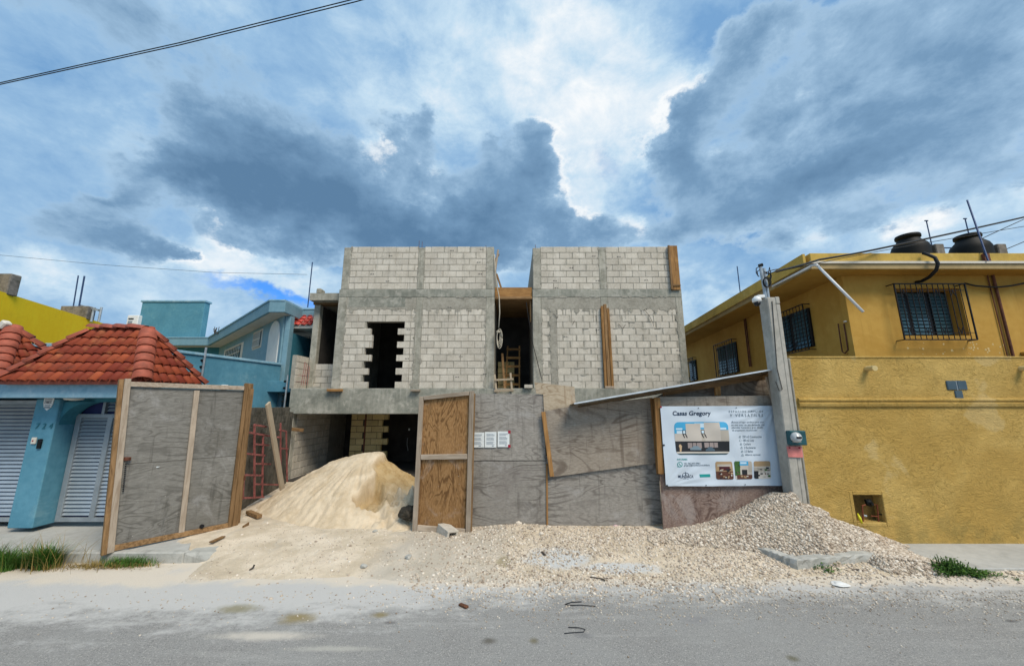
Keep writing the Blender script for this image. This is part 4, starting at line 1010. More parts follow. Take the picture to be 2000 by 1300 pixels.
# recess window with white grille, balcony ledge, little tiled canopy
wy = 13.58; z0, z1 = at(585, 722, wy).z, at(590, 660, wy).z; xa, xb = at(574, 690, wy).x, min(at(612, 690, wy).x, -6.56)
w1 = MB().box(xa, xb, wy - .02, wy, z0, z1).build('window', 'white_wall', bh)
MB().box(xa + .07, xb - .05, wy - .03, wy - .022, z0 + .07, z1 - .07).build('pane', 'window_glass', w1)
gr = MB()
for k in range(7): gr.box(xa + .05 + k * (xb - xa - .1) / 6 - .01, xa + .05 + k * (xb - xa - .1) / 6 + .01, wy - .12, wy - .1, z0 - .05, z1 + .05)
for z in (z0 - .04, z0 + (z1 - z0) * .5, z1 + .03): gr.box(xa, xb, wy - .125, wy - .095, z - .012, z + .012)
gr.build('grille', 'white_wall', w1)
zl = at(545, 745, 11.7).z
MB().box(at(520, 760, 11.5).x, -6.53, 11.45, 13.6, zl - .32, zl).build('balcony', 'blue_paint', bh, bevel=.01)
MB().box(-7.2, -6.53, 12.4, 12.5, .0, zl - .33).build('under_balcony_wall', 'shade_blue', bh)  # shade under the balcony put into this dark wall colour
cx0, cx1 = at(552, 620, 12.2).x, -6.53; zc0, zc1 = at(580, 636, 12.2).z, at(580, 606, 12.9).z
cp = MB().add([(cx0, 12.2, zc0), (cx1, 12.2, zc0), (cx1, 13.0, zc1), (cx0 + .35, 13.0, zc1), (cx0, 12.2, zc0 - .08), (cx1, 12.2, zc0 - .08), (cx1, 13.0, zc0 - .08), (cx0, 13.0, zc0 - .08)],
              [(0, 1, 2, 3), (4, 5, 1, 0), (5, 6, 2, 1), (7, 4, 0, 3), (7, 6, 5, 4), (6, 7, 3, 2)]).build('canopy', 'cream_paint', bh)
tileR = tile_mesh('canopy_tile', .19, .26, 'red_tile', 6, .012, .05)
tiled_face(cp, (cx0 + .0, 12.2, zc0 + .0), (cx1, 12.2, zc0 + .0), (cx1, 13.0, zc1), (cx0 + .35, 13.0, zc1), .195, .2, tileR, 'canopy_tile')
MB().box(cx0 - .1, cx1, 12.95, 13.6, zc1 - .1, zc1 + .1).build('canopy_parapet', 'blue_paint_pale', bh, bevel=.01)
# penthouse box and its air conditioner
ph0, ph1 = at(272, 620, 18.6).x, at(396, 620, 18.6).x; pz = at(330, 590, 18.6).z
ph = MB().box(ph0, ph1, 18.6, 18.95, ZRf + .055, pz).build('penthouse', 'penthouse_paint', bh, bevel=.02)
MB().box(ph0 - .05, ph1 + .05, 18.55, 19.0, pz + .001, pz + .1).build('coping', 'blue_beam', ph, bevel=.015)
a0, a1 = at(246, 630, 18.4).x, at(268, 630, 18.4).x; az0, az1 = at(256, 640, 18.4).z, at(256, 615, 18.4).z
ac = thing('air_conditioner', ((a0 + a1) / 2, 18.4, az0), 'pale air conditioner unit beside the blue rooftop box', 'air conditioner')
MB().box(a0, a1, 18.4, 18.85, az0 - .2, az1).build('casing', 'white_plastic', ac, bevel=.03)
MB().box(a0 + .1, a1 - .25, 18.385, 18.399, az0 - .1, az1 - .3).build('hose_cover', 'frame_metal', ac)
MB().box(a0 + .1, a0 + .35, 18.38, 18.399, az1 - .22, az1 - .16).build('vent', 'black_plastic', ac)
# dry twigs on the blue roof
tw = MB()
for k in range(9):
    p = at(421 + random.uniform(-5, 5), 652, 16.6); tw.tube([p, p + V((random.uniform(-.2, .2), 0, random.uniform(.1, .34)))], .012, 4)
o = tw.build('roof_twigs', 'dark_stick'); tag(o, 'tuft of dry twigs growing on the blue roof edge', 'twigs')
# roof rod
p = at(601, 600, 12.7); q = at(604, 512, 12.7); q.x = p.x
o = MB().tube([p, q], .018, 6).build('roof_rod', 'rod_blue'); tag(o, 'tall thin blue rod standing left of the unfinished house', 'rod')

# ---------------- far yellow building
yd = V((-2.7, 7.2, 0)).normalized(); Y0 = V((-19.3, 13.7, 0)) - yd * 4; Y1 = Y0 + yd * 15
yb = thing('yellow_building', Y0, 'bright lemon yellow blank side wall of a building far left', 'building')
MB().slab([Y0, Y1, Y1 + V((-8, -3, 0)), Y0 + V((-8, -3, 0))][::-1] and [V((p.x, p.y, 6.45)) for p in (Y0, Y1, Y1 + V((-8, -3, 0)), Y0 + V((-8, -3, 0)))], (0, 0, 1), 6.45).build('wall', 'yellow_paint', yb)
pA = onp(10, 560, Y0 + V((-.3, 0, 0)), yd)
MB().box(pA.x - 1.6, pA.x + .38, pA.y - .2, pA.y + .15, 6.4, at(20, 537, pA.y).z).build('roof_block', 'roof_block_dark', yb, bevel=.03)
pB = onp(150, 610, Y0 + V((-.5, 0, 0)), yd)
z9 = at(150, 597, pB.y).z
MB().box(at(118, 600, pB.y).x, at(172, 600, pB.y).x, pB.y, pB.y + .4, 6.4, z9).build('roof_block', 'roof_block_dark', yb, bevel=.03)
rk = MB()
for u in (160, 178, 193): p = at(u, 626, pB.y + .2); rk.tube([V((p.x, p.y, 6.3)), V((p.x, p.y, at(u, 600, p.y).z))], .05, 6)
rk.bar(at(158, 597, pB.y + .2), at(194, 606, pB.y + .2), .1, .1); rk.build('roof_rack', 'galv', yb)
for i, (u0, u1, v1, nm) in enumerate(((141, 153, 538, 'left'), (152, 165, 539, 'right'))):
    p = at(u0, 612, pB.y + .1); q = at(u1, v1, pB.y + .1)
    o = MB().tube([p, q], .034 if i else .026, 6).build('roof_rod', 'rod_blue'); tag(o, f'{nm} one of the twin blue rods on the yellow building roof', 'rod', 'rods on the yellow roof')
# ================================================================ BUILDING LOT
mA, mB = V((-5.30, 7.45, 0)), V((-6.18, 10.95, 0)); mD = (mB - mA).normalized(); mN = V((mD.y, -mD.x, 0)); mN = mN if mN.x > 0 else -mN
ml = thing('mossy_wall', mA, 'dark moss stained block wall at the left side of the building lot', 'wall')
MB().slab([mA, mB, mB + V((0, 0, 2.03)), mA + V((0, 0, 2.17))], mN, .16).build('wall_face', 'moss_wall', ml, bevel=.008)
mbk = MB().box(-.19, .19, -.05, .05, 0, .185).mesh('moss_block', 'moss_wall', bevel=.006, rough=.002)
angm = math.atan2(mD.y, mD.x)
Lm = (mB - mA).length
for k in range(8, 11):
    n = int(Lm / .41)
    for i in range(n):
        x = (i + .5 + (.5 if k % 2 else 0)) * .41
        if x > Lm - .1: continue
        P = mA + mD * x; P.z = k * .2 - .02
        inst('block', mbk, ml, P - mN * (.044 + random.uniform(0, .006)), (0, 0, angm))
def leaning_grille(label, us, nodes):
    P = mA + mN * .12
    r_ = thing('steel_grille', onp(us[0], us[1], P, mD), label, 'grille', 'pink steel grilles leaning on the mossy wall')
    for (a, b_) in nodes:
        MB().bar(onp(*a, P, mD), onp(*b_, P, mD), .035, .03, mN).build('bar', 'red_steel', r_)
leaning_grille('larger pink steel grille of square openings leaning on the mossy wall', (500, 970),
    [((479, 843), (474, 974)), ((497, 829), (497, 973)), ((514, 851), (512, 971)), ((479, 843), (526, 851)), ((497, 829), (520, 833)), ((478, 885), (517, 889)), ((499, 867), (525, 869)), ((476, 927), (514, 928)), ((500, 905), (528, 906)), ((474, 972), (515, 970)), ((499, 945), (544, 946))])
leaning_grille('smaller red steel grille standing right of the leaning plank', (555, 940),
    [((548, 826), (548, 945)), ((559, 842), (561, 940)), ((546, 839), (559, 842)), ((543, 853), (549, 855)), ((549, 875), (562, 876)), ((540, 896), (549, 896))])
P = mA + mN * .20
o = MB().bar(onp(552, 958, P + mN * .25, mD), onp(523, 787, P, mD), .20, .045, mN).build('leaning_plank', 'plank_pale', bevel=.005); tag(o, 'pale thick plank leaning on the mossy wall between the pink grilles', 'plank')
o = MB().bar(at(556, 836, HY - .3), at(593, 840, HY - .05), .09, .05).build('wedged_plank', 'lumber_brown_x', bevel=.004); tag(o, 'short brown board wedged at the garage corner above the sand heap', 'plank')

# sand heap
def smax(a, b_, k=.12): return np.log(np.exp(a / k) + np.exp(b_ / k)) * k
def sand_z(x, y):
    def cone(cx, cy, h, s=.76, sx=1.0): return h - s * np.sqrt(((x - cx) / sx) ** 2 + (y - cy) ** 2 + .035)
    h = None
    for f in np.linspace(0, 1, 9):
        q = cone(-2.95 - 1.75 * f, 8.72 + .1 * math.sin(f * 3.1), 1.40 - .10 * f - .62 * f * f, .76); h = q if h is None else smax(h, q, .05)
    h = h - .06
    th = np.arctan2(y - 8.7, x + 3.2); rr = np.sqrt((x + 3.2) ** 2 + (y - 8.7) ** 2)
    h = h + .007 * np.sin(th * 43 + 2 * np.sin(rr * 3) + 3 * vnoise(x, y, 2.5, 3)) * smoothstep(.25, .7, rr) * smoothstep(1.9, 1.2, rr) + .04 * vnoise(x, y, 3.2, 12)
    return h + .05 * vnoise(th * 9, rr * .7, 1.0, 15) * smoothstep(.25, .7, rr)
def scoop(x, y):
    n = .30 * vnoise(x, y, 3.2, 21)
    a = smoothstep(0, .10, (x + 2.93) * .85 - (8.7 - y) * .22 + n) * smoothstep(7.35, 7.7, y) 
    return a
def scoop2(x, y):
    r = np.sqrt(((x + 2.62) / .42) ** 2 + ((y - 7.72) / .34) ** 2) + .9 * vnoise(x, y, 3.4, 31)
    return 1 - smoothstep(.80, .95, r)
def sand_h(x, y):
    h = sand_z(x, y)
    a = scoop(x, y); cut = h * .93 - .055 + .10 * vnoise(x, y, 4, 22)
    h = h * (1 - a) + cut * a
    b_ = scoop2(x, y); h = h * (1 - b_) + np.minimum(h, .27 + .15 * vnoise(x, y, 6, 41)) * b_
    sp = np.exp(-(((x + 2.0) / .6) ** 2 + ((y - 7.75) / .5) ** 2)) * .56 * (1 + 1.5 * vnoise(x, y, 6, 51))
    h = np.maximum(h, .05 + sp)
    h = h + .04 * vnoise(x, y, 6, 77) + .03 * vnoise(x, y, 18, 78) * (1 + 2 * smoothstep(-2.9, -2.4, x))
    return h
def damp(x, y):
    a = scoop(x, y) * smoothstep(.50, .75, sand_z(x, y) + .35 * vnoise(x, y, 3, 61) + .05)
    return np.clip(np.maximum(a, scoop2(x, y) * .95) + .25 * smoothstep(.12, .3, vnoise(x, y, 5, 71)) * smoothstep(-2.6, -2.2, x), 0, 1) * (1 - .9 * np.exp(-(((x + 1.95) / .5) ** 2 + ((y - 7.7) / .42) ** 2)))
o = grid_mesh('sand_heap', 'sand', -5.5, -1.0, 6.8, 10.6, .022, sand_h, attr=('damp', damp), keep=lambda x, y, h: h > .06)
tag(o, 'large pale sand heap with a dug-out ochre face in front of the garage', 'sand heap')

# left gate leaf: plywood on a timber frame, swung open
LL, LR = V((-5.79, 5.89, .137)), at(450, 1030, 7.1); TL = at(240, 741, 5.89); TR = at(484, 751, 7.1)
gl = thing('gate_leaf', LR, 'grey plywood gate leaf on a timber frame swung open beside the blue porch', 'gate leaf')
gn = (LR - LL).cross(TL - LL).normalized(); gn = gn if gn.y < 0 else -gn
def gp_(s_, t_): return LL.lerp(LR, s_).lerp(TL.lerp(TR, s_), t_)
for (s0, s1, t0, t1) in ((.03, .545, .035, .486), (.03, .545, .4885, .955), (.547, .985, .03, .486), (.547, .985, .4885, .955)):
    MB().slab([gp_(s0, t0), gp_(s1, t0), gp_(s1, t1), gp_(s0, t1)], gn, .014).build('plywood_sheet', 'ply_gate', gl)
fo = gn * .022
def gbar(a, b_, w, mat='lumber_brown', nm='batten', off=fo, h=.04): MB().bar(gp_(*a) + off, gp_(*b_) + off, w, h, gn).build(nm, mat, gl, bevel=.004)
gbar((.03, 0), (.03, 1.005), .075, 'lumber_grey', 'stile', fo * 1.05, .05); gbar((-.012, -.005), (-.012, 1.0), .055, 'lumber_brown', 'stile', fo * .2, .09)
gbar((.985, .0), (.985, 1.01), .06, 'lumber_brown', 'stile'); gbar((1.04, -.03), (1.035, .97), .09, 'lumber_brown', 'stile', -fo, .09)
gbar((.04, .4872), (.98, .4872), .10, 'lumber_brown_x', 'cross_rail', -fo * 1.6, .03)
gbar((.55, .035), (.55, .945), .075, 'lumber_grey')
gbar((.05, .972), (.965, .972), .075, 'lumber_grey_x', 'rail', fo * .98); gbar((.05, .022), (.965, .022), .075, 'lumber_brown_x', 'rail', fo * .98)
for k in range(14):
    q = gp_(.075, .49 - .012 * k) + gn * .03; MB().lathe(q, [(.004, -.012), (.011, 0), (.004, .012)], 6, 'y').build('chain_link', 'black_iron', gl)
MB().box(*(lambda p: (p.x - .05, p.x + .05, p.y - .05, p.y + .0, p.z - .025, p.z + .025))(gp_(.09, .52))).build('hasp', 'rust_pipe', gl, bevel=.004)
MB().slab([gp_(.30, .455) + gn * .003 + V((x, 0, z)) for x, z in ((-.05, -.012), (.02, -.006), (.06, .012), (-.02, .012))], gn, .003).build('paint_scrape', 'paper', gl)
MB().tube([gp_(.72, .05) + gn * .02, gp_(.72, .05) + gn * .06], .03, 7).build('bolt', 'black_iron', gl)
# hinge post
hp0, hp1 = at(455, 1032, 7.25), at(487, 749, 7.25)
o = MB().bar(hp0 + V((.03, 0, -.15)), hp1 + V((-.01, 0, 0)), .12, .1).build('gate_post', 'lumber_brown', bevel=.006); tag(o, 'brown timber gate post at the hinge side of the grey plywood leaf', 'post')
MB().box(*(lambda p: (p.x - .06, p.x + .09, p.y - .065, p.y - .051, p.z - .04, p.z + .04))(at(474, 932, 7.25))).build('hinge', 'rust_pipe', o)

# hoarding of plywood sheets
hd = thing('plywood_hoarding', at(1090, 1030, FY), 'weathered grey plywood hoarding in front of the unfinished house', 'hoarding')
def sheet(name, uvs, Y, mat, parent=hd, th=.014):
    return MB().slab([at(u, v, Y) for u, v in uvs], (0, -1, 0), th).build(name, mat, parent)
def hbar(a, b_, Y, w, mat, name='batten', parent=hd, h=.045):
    return MB().bar(at(*a, Y), at(*b_, Y), w, h).build(name, mat, parent, bevel=.004)
sheet('plywood_sheet', [(905, 899), (1066, 898.5), (1061, 770), (915, 768)], FY, 'ply_grey')
sheet('plywood_sheet', [(900, 1060), (1068, 1050), (1066, 900), (905, 900.5)], FY, 'ply_grey')
sheet('plywood_sheet', [(1069, 1050), (1293, 1022), (1285, 880), (1067, 890)], FY - .002, 'ply_grey')
sheet('plywood_sheet', [(1063, 815), (1126, 815), (1122, 755), (1044, 746), (1047, 768), (1061, 770)], FY - .02, 'ply_pale')
sheet('plywood_sheet', [(1079, 931), (1284, 903), (1273, 776), (1120, 792), (1062, 803)], FY - .05, 'ply_warm')
hbar((1061, 804), (1078, 930), FY - .075, .075, 'lumber_orange', 'batten', hd, .03)
hbar((1068, 905), (1069, 1045), FY - .012, .03, 'lumber_orange', 'batten', hd, .02)
hbar((1276, 777), (1289, 925), FY - .09, .11, 'lumber_orange', 'post')
# right part: boards under the tin roof, carrying the banner
BY = 6.85
sheet('plywood_sheet', [(1287, 925), (1528, 905), (1506, 772), (1279, 775)], BY + .03, 'ply_warm')
sheet('plywood_sheet', [(1298, 1070), (1560, 1070), (1530, 906), (1289, 926)], BY + .02, 'ply_red')
sheet('plywood_sheet', [(1282, 775), (1505, 772), (1500, 730), (1300, 765)], BY + .35, 'ply_warm')
hbar((1283, 776), (1290, 925), BY + .0, .10, 'lumber_orange', 'post')
hbar((1515, 770), (1545, 985), BY - .0, .07, 'lumber_brown', 'post')
hbar((1500, 735), (1517, 800), BY - .02, .10, 'lumber_grey', 'post')
hbar((1400, 745), (1402, 772), BY + .2, .10, 'lumber_orange', 'strut')
hbar((1295, 768), (1500, 733), BY + .18, .09, 'lumber_brown_x', 'rail')
# mono-pitch corrugated roof
tr = thing('tin_roof', at(1325, 752, 6.7), 'sloping corrugated tin roof sheet above the banner', 'roof')
tA, tB = at(1121, 787, 6.62), at(1529, 717, 6.62)
nc = 100; vs = []; fs = []; cdir = (tB - tA)
for j, yy in enumerate((0, 2.3)):
    for k in range(nc + 1):
        vs.append(tA + cdir * (k / nc) + V((0, yy, .006 * math.sin(k * .35) + (.012 * (yy * 10 % 2) if 0 else 0) - .045 * yy - .012 * math.sin(math.pi * k / nc))))
for k in range(nc): fs.append((k, k + 1, nc + 2 + k, nc + 1 + k))
me_o = MB().add(vs + [v + V((0, 0, -.006)) for v in vs], fs + [tuple(i + 2 * nc + 2 for i in reversed(f)) for f in fs] + [(k + 1, k, 2 * nc + 2 + k, 2 * nc + 3 + k) for k in range(nc)]).build('sheet', 'tin_sheet', tr)
MB().bar(tA + V((0, -.004, -.006)), tB + V((0, -.004, -.006)), .024, .006, (0, -1, 0)).build('front_lip', 'tin_sheet', tr)
MB().bar(tA + V((.1, .16, -.055)), tB + V((-.1, .16, -.055)), .045, .05, (0, -1, 0)).build('purlin', 'purlin_shade_x', tr)
MB().bar(tA + V((0, 1.2, -.11)), tB + V((-.1, 1.2, -.11)), .06, .05, (0, -1, 0)).build('purlin', 'lumber_brown_x', tr)
MB().bar(tA + cdir * .97 + V((0, .05, -.12)), tA + cdir * .97 + V((0, 2.2, -.2)), .06, .08, (0, 0, 1)).build('rafter', 'lumber_brown', tr)

# right gate leaf, folded back against the hoarding
WL0, WR0, WT0, WT1 = at(806, 1036, 6.98), at(921, 1043, 6.88), at(820, 771, 6.98), at(928, 763, 6.90)
gw = thing('gate_leaf', WL0, 'brown plywood gate leaf in a pale timber frame folded against the hoarding', 'gate leaf')
wn = (WR0 - WL0).cross(WT0 - WL0).normalized(); wn = wn if wn.y < 0 else -wn
def wp(s_, t_): return WL0.lerp(WR0, s_).lerp(WT0.lerp(WT1, s_), t_)
MB().slab([wp(.03, .02), wp(.97, .02), wp(.97, .54), wp(.03, .54)], wn, .012).build('plywood_sheet', 'ply_brown', gw)
MB().slab([wp(.03, .541), wp(.97, .541), wp(.97, .97), wp(.03, .97)], wn, .012).build('plywood_sheet', 'ply_brown', gw)
def wbar(a, b_, w, mat='lumber_grey', nm='stile', off=.03): MB().bar(wp(*a) + wn * off, wp(*b_) + wn * off, w, .05, wn).build(nm, mat, gw, bevel=.005)
wbar((.045, -.005), (.045, .985), .08); wbar((.95, -.005), (.95, 1.0), .085)
wbar((.09, .972), (.90, .985), .07, 'lumber_grey_x', 'rail', .028); wbar((.09, .528), (.90, .528), .085, 'lumber_grey_x', 'rail', .028); wbar((.09, .028), (.90, .02), .085, 'lumber_grey_x', 'rail', .028)
wbar((1.0, .0), (1.0, .98), .02, 'lumber_brown', 'edge_strip', .03)
# three notices
nt_l = ['leftmost white notice, half hidden behind the wooden gate leaf', 'middle white notice of the three pinned to the hoarding', 'rightmost white notice with red tape on its corners']
for i, (ua, ub, va, vb) in enumerate(((918, 945.5, 844, 873.5), (947, 969.5, 843, 873.5), (972, 995, 842, 872.5))):
    tlp, brp = at(ua, va, FY - .03), at(ub, vb, FY - .03)
    r_ = thing('paper_notice', brp, nt_l[i], 'notice', 'notices pinned to the hoarding')
    MB().box(tlp.x, brp.x, FY - .022, FY - .017, brp.z, tlp.z).build('sheet', 'paper', r_)
    pr = MB(); w_ = brp.x - tlp.x; h_ = tlp.z - brp.z; random.seed(i)
    for k in range(13):
        z = tlp.z - h_ * (.14 + .055 * k)
        if k in (3, 8): continue
        pr.box(tlp.x + w_ * .14, tlp.x + w_ * random.uniform(.7, .86), FY - .0240, FY - .0221, z - h_ * .013, z + h_ * .013)
    pr.box(tlp.x + w_ * .62, tlp.x + w_ * .78, FY - .0240, FY - .0221, brp.z + h_ * .07, brp.z + h_ * .14)
    pr.build('print', 'paper_ink', r_)
    if i == 2:
        for z in (tlp.z - .01, brp.z + .015): MB().box(brp.x - .025, brp.x + .02, FY - .027, FY - .0245, z - .025, z + .025).build('tape', 'cap_red', r_)
random.seed(11)

# ================================================================ BANNER
bn = thing('banner', at(1400, 949, BY - .05), 'white advertising banner of Casas Gregory nailed below the tin roof', 'banner')
bq = [at(1289, 793, BY - .045), at(1511, 792, BY - .045), at(1532, 948, BY - .045), at(1301, 949, BY - .045)]   # TL TR BR BL
def wr(s_, t_):
    a = .010 * math.sin(9 * (s_ + t_ * .8)) * math.sin(3.1 * t_ + 1) + .007 * math.sin(21 * (s_ - t_ * .62) + 1.3) * (1 - abs(2 * s_ - 1)) ** .5
    d = math.hypot(s_ - 1, t_); a += .008 * math.sin(26 * math.atan2(t_ + .02, 1.02 - s_)) * math.exp(-d * 2.2) * min(1, d * 8)
    d = math.hypot(s_, t_ - 1); a += .007 * math.sin(22 * math.atan2(1.02 - t_, s_ + .02)) * math.exp(-d * 2.6) * min(1, d * 8)
    a += .006 * math.sin(14 * t_ + 5 * s_) * math.exp(-t_ * 4)
    return a
def bs(s_, t_, off=0.0):
    p = bq[0].lerp(bq[1], s_).lerp(bq[3].lerp(bq[2], s_), t_); p.y -= wr(s_, t_) + off; return p
def zst(x, y):                       # banner artwork coordinates -> fractions across and down
    t_ = (y - 79) / 1141; return ((x - (75 + 80 * t_)) / (1590 + 75 * t_), t_)
nx, ny = 90, 66
vs = [bs(i / nx, j / ny) for j in range(ny + 1) for i in range(nx + 1)]
fs = [(j * (nx + 1) + i, (j + 1) * (nx + 1) + i, (j + 1) * (nx + 1) + i + 1, j * (nx + 1) + i + 1) for j in range(ny) for i in range(nx)]
MB().add(vs, fs).build('sheet', 'vinyl', bn, smooth=True)
def bpoly(name, poly, mat, off=.003, parent=bn):
    # polygon in artwork coordinates, cut along a fine grid so that it follows the folds
    bm = bmesh.new(); f = bm.faces.new([bm.verts.new((x, y, 0)) for x, y in poly]); xs = [p[0] for p in poly]; ys = [p[1] for p in poly]
    for lo, hi, n in ((min(xs), max(xs), (1, 0, 0)), (min(ys), max(ys), (0, 1, 0))):
        c_ = (int(lo / 22) + 1) * 22
        while c_ < hi:
            bmesh.ops.bisect_plane(bm, geom=bm.verts[:] + bm.edges[:] + bm.faces[:], plane_co=(c_, 0, 0) if n[0] else (0, c_, 0), plane_no=n); c_ += 22
    bm.verts.index_update()
    vs = [bs(*zst(v.co.x, v.co.y), off) for v in bm.verts]; fs = [tuple(v.index for v in f.verts) for f in bm.faces]; bm.free()
    return MB().add(vs, fs).build(name, mat, parent, smooth=True)
def rrect(x0, y0, x1, y1, r):
    pts = []
    for cx, cy, a in ((x1 - r, y0 + r, -90), (x1 - r, y1 - r, 0), (x0 + r, y1 - r, 90), (x0 + r, y0 + r, 180)):
        for k in range(7): q = R(a + 15 * k); pts.append((cx + r * math.cos(q), cy + r * math.sin(q)))
    return pts
def shear(poly, x0, y0, k=.068): return [(x + (y - y0) * k, y) for x, y in poly]
def clip(poly, x0, y0, x1, y1):
    for ax, lim, sg in ((0, x0, 1), (0, x1, -1), (1, y0, 1), (1, y1, -1)):
        out = []
        for i in range(len(poly)):
            a, b_ = poly[i], poly[(i + 1) % len(poly)]; da, db = sg * (a[ax] - lim), sg * (b_[ax] - lim)
            if da >= 0: out.append(a)
            if da * db < 0: k = da / (da - db); out.append((a[0] + (b_[0] - a[0]) * k, a[1] + (b_[1] - a[1]) * k))
        poly = out
        if not poly: return []
    return poly
def btext(body, x, y, w, h, mat, off=.004, name='lettering', ref=None, **kw):
    v, f = glyphs(body, **kw); mn, mx = v.min(0), v.max(0); 
    vs = [bs(*zst(x + (p[0] - mn[0]) / (mx[0] - mn[0]) * w, y - (p[1] - mn[1]) / (mx[1] - mn[1]) * h), off) for p in v]
    MB().add(vs, f).build(name, mat, bn)
btext('Casas Gregory', 245, 236, 545, 86, 'ink_navy', bold=.022)
# serifs on the headline stems
for x, y, w in ((478, 206, 0), ):
    pass
btext('ESPACIOS AMPLIOS', 1040, 176, 475, 30, 'ink_slate', space=1.5, bold=.008)
btext('Y VERSÁTILES', 1052, 238, 460, 50, 'ink_slate', space=1.5, bold=.012)
for i, (tx, x, w) in enumerate((('¿Buscas el lugar perfecto para vivir,', 1068, 466), ('en una zona de alta demanda, con', 1072, 468), ('plusvalía histórica y gran diseño', 1078, 442), ('de arquitecto reconocido?', 1084, 350))):
    btext(tx, x, 338 + i * 39, w, 36, 'ink_slate')
for i, (tx, x, w) in enumerate((('250 m2 Construcción', 1232, 268), ('180 m2 Lote', 1240, 155), ('Cochera', 1246, 105), ('3 Recámaras', 1252, 168), ('3.5 Baños', 1258, 122), ('Alberca opcional', 1266, 215))):
    y = 545 + i * 52; btext(tx, x, y, w, 34, 'ink_slate')
    ix = 1180 + i * 7
    if i == 1: bpoly('icon', [(ix + 15 + 17 * math.cos(R(a)), y - 15 + 17 * math.sin(R(a))) for a in range(0, 360, 30)], 'ink_grey'); bpoly('icon', [(ix + 15 + 12 * math.cos(R(a)), y - 15 + 12 * math.sin(R(a))) for a in range(0, 360, 30)], 'vinyl', .0045)
    else:
        bpoly('icon', [(ix, y), (ix, y - 18), (ix + 15, y - 34), (ix + 30, y - 18), (ix + 30, y)], 'ink_grey'); bpoly('icon', [(ix + 8, y - 5), (ix + 8, y - 14), (ix + 22, y - 14), (ix + 22, y - 5)], 'vinyl', .0045)
# large picture of the finished house
PX0, PY0, PX1, PY1 = 268, 312, 1020, 782
fr = rrect(PX0, PY0, PX1, PY1, 62)
def pic(name, poly, mat, off):
    q = clip(fr, *poly) if len(poly) == 4 and not isinstance(poly[0], tuple) else poly
    if q: bpoly(name, shear(q, PX0, PY0, .072), mat, off)
pic('picture_sky', (0, 0, 2000, 590), 'print_sky', .003)
for q in ((290, 400, 380, 425), (560, 330, 720, 352), (870, 395, 990, 420), (300, 440, 420, 480), (640, 352, 700, 395)): pic('picture_cloud', q, 'print_cloud', .0036)
pic('picture_house', (0, 480, 440, 590), 'print_cream', .0042); pic('picture_house', (428, 336, 640, 590), 'print_cream', .0042); pic('picture_house', (690, 320, 905, 590), 'print_cream', .0042)
pic('picture_house', (640, 420, 690, 590), 'print_cream2', .0041); pic('picture_house', (905, 428, 2000, 590), 'print_cream2', .0042)
for q in ((378, 430, 424, 490), (640, 430, 690, 485)):
    pic('picture_window', q, 'print_dark', .005); pic('picture_window', (q[0] + 10, q[1] + 8, q[2] - 8, q[3] - 10), 'print_cloud', .0056)
for x in (375, 410, 640, 680): pic('picture_shade', [(x, 488), (x + 18, 488), (x + 36, 540), (x + 24, 545)], 'print_dark', .005)
pic('picture_garage', (0, 590, 2000, 740), 'print_dark', .0042); pic('picture_pavement', (0, 740, 2000, 762), 'print_pale', .0042); pic('picture_road', (0, 762, 2000, 2000), 'print_road', .0042)
for q in ((440, 612, 630, 690), (668, 610, 860, 680)): pic('picture_glow', q, 'print_glow', .005)
for x in (500, 555, 735, 800): pic('picture_post', (x, 604, x + 8, 700), 'print_dark', .0056)
def car(x, y, w, mat): pic('picture_car', [(x, y), (x, y - 26), (x + w * .18, y - 32), (x + w * .3, y - 58), (x + w * .72, y - 58), (x + w * .86, y - 32), (x + w, y - 24), (x + w, y)], mat, .0062)
car(470, 715, 150, 'ink_grey'); car(680, 730, 130, 'ink_slate')
pic('picture_person', [(318, 735), (322, 690), (312, 660), (322, 636), (342, 634), (356, 660), (348, 700), (340, 738)], 'print_skin', .0062)
# three small interior pictures
def small(x0, y0, x1, y1, layers):
    f2 = rrect(x0, y0, x1, y1, 24)
    for i, (q, mat) in enumerate(layers):
        c_ = clip(f2, x0 + (x1 - x0) * q[0], y0 + (y1 - y0) * q[1], x0 + (x1 - x0) * q[2], y0 + (y1 - y0) * q[3])
        if c_: bpoly('small_picture', shear(c_, x0, y0), mat, .003 + .0006 * i)
random.seed(3)
mess = lambda mats, n, a, b_, c_, d: [((lambda x, y: (x, y, x + random.uniform(.06, .16), y + random.uniform(.04, .1)))(random.uniform(a, c_ - .1), random.uniform(b_, d - .08)), random.choice(mats)) for _ in range(n)]
small(845, 880, 1085, 1128, [((0, 0, 1, 1), 'print_tan'), ((.1, .15, .9, .28), 'print_cream2'), ((.2, .28, .82, .5), 'print_wine'), ((0, .55, 1, 1), 'print_brown')] + mess(['print_pale', 'print_skin', 'print_dark', 'print_tan'], 18, .05, .38, .95, .97))
small(1112, 876, 1355, 1126, [((0, 0, 1, 1), 'print_cream'), ((0, 0, 1, .24), 'print_sky'), ((.35, .05, .7, .15), 'print_cloud'), ((.8, .0, 1, .6), 'print_cream2'), ((0, .0, .32, .8), 'print_leaf'), ((.42, .48, .72, .76), 'print_dark'), ((.1, .76, 1, 1), 'print_brown')] + mess(['print_leaf', 'print_dark', 'print_tan'], 6, .0, .05, .32, .7) + mess(['print_pale', 'print_tan'], 5, .3, .78, .95, .98))
small(1382, 876, 1620, 1122, [((0, 0, 1, 1), 'print_pale'), ((0, 0, 1, .3), 'print_tan'), ((.0, .34, 1, .55), 'print_cream2'), ((0, .56, .25, 1), 'print_dark')] + mess(['print_leaf', 'print_dark', 'print_brown', 'print_cream2'], 16, .1, .33, .98, .95))
btext('INFORMES', 310, 858, 145, 22, 'ink_teal', bold=.012)
cc = (350, 918)
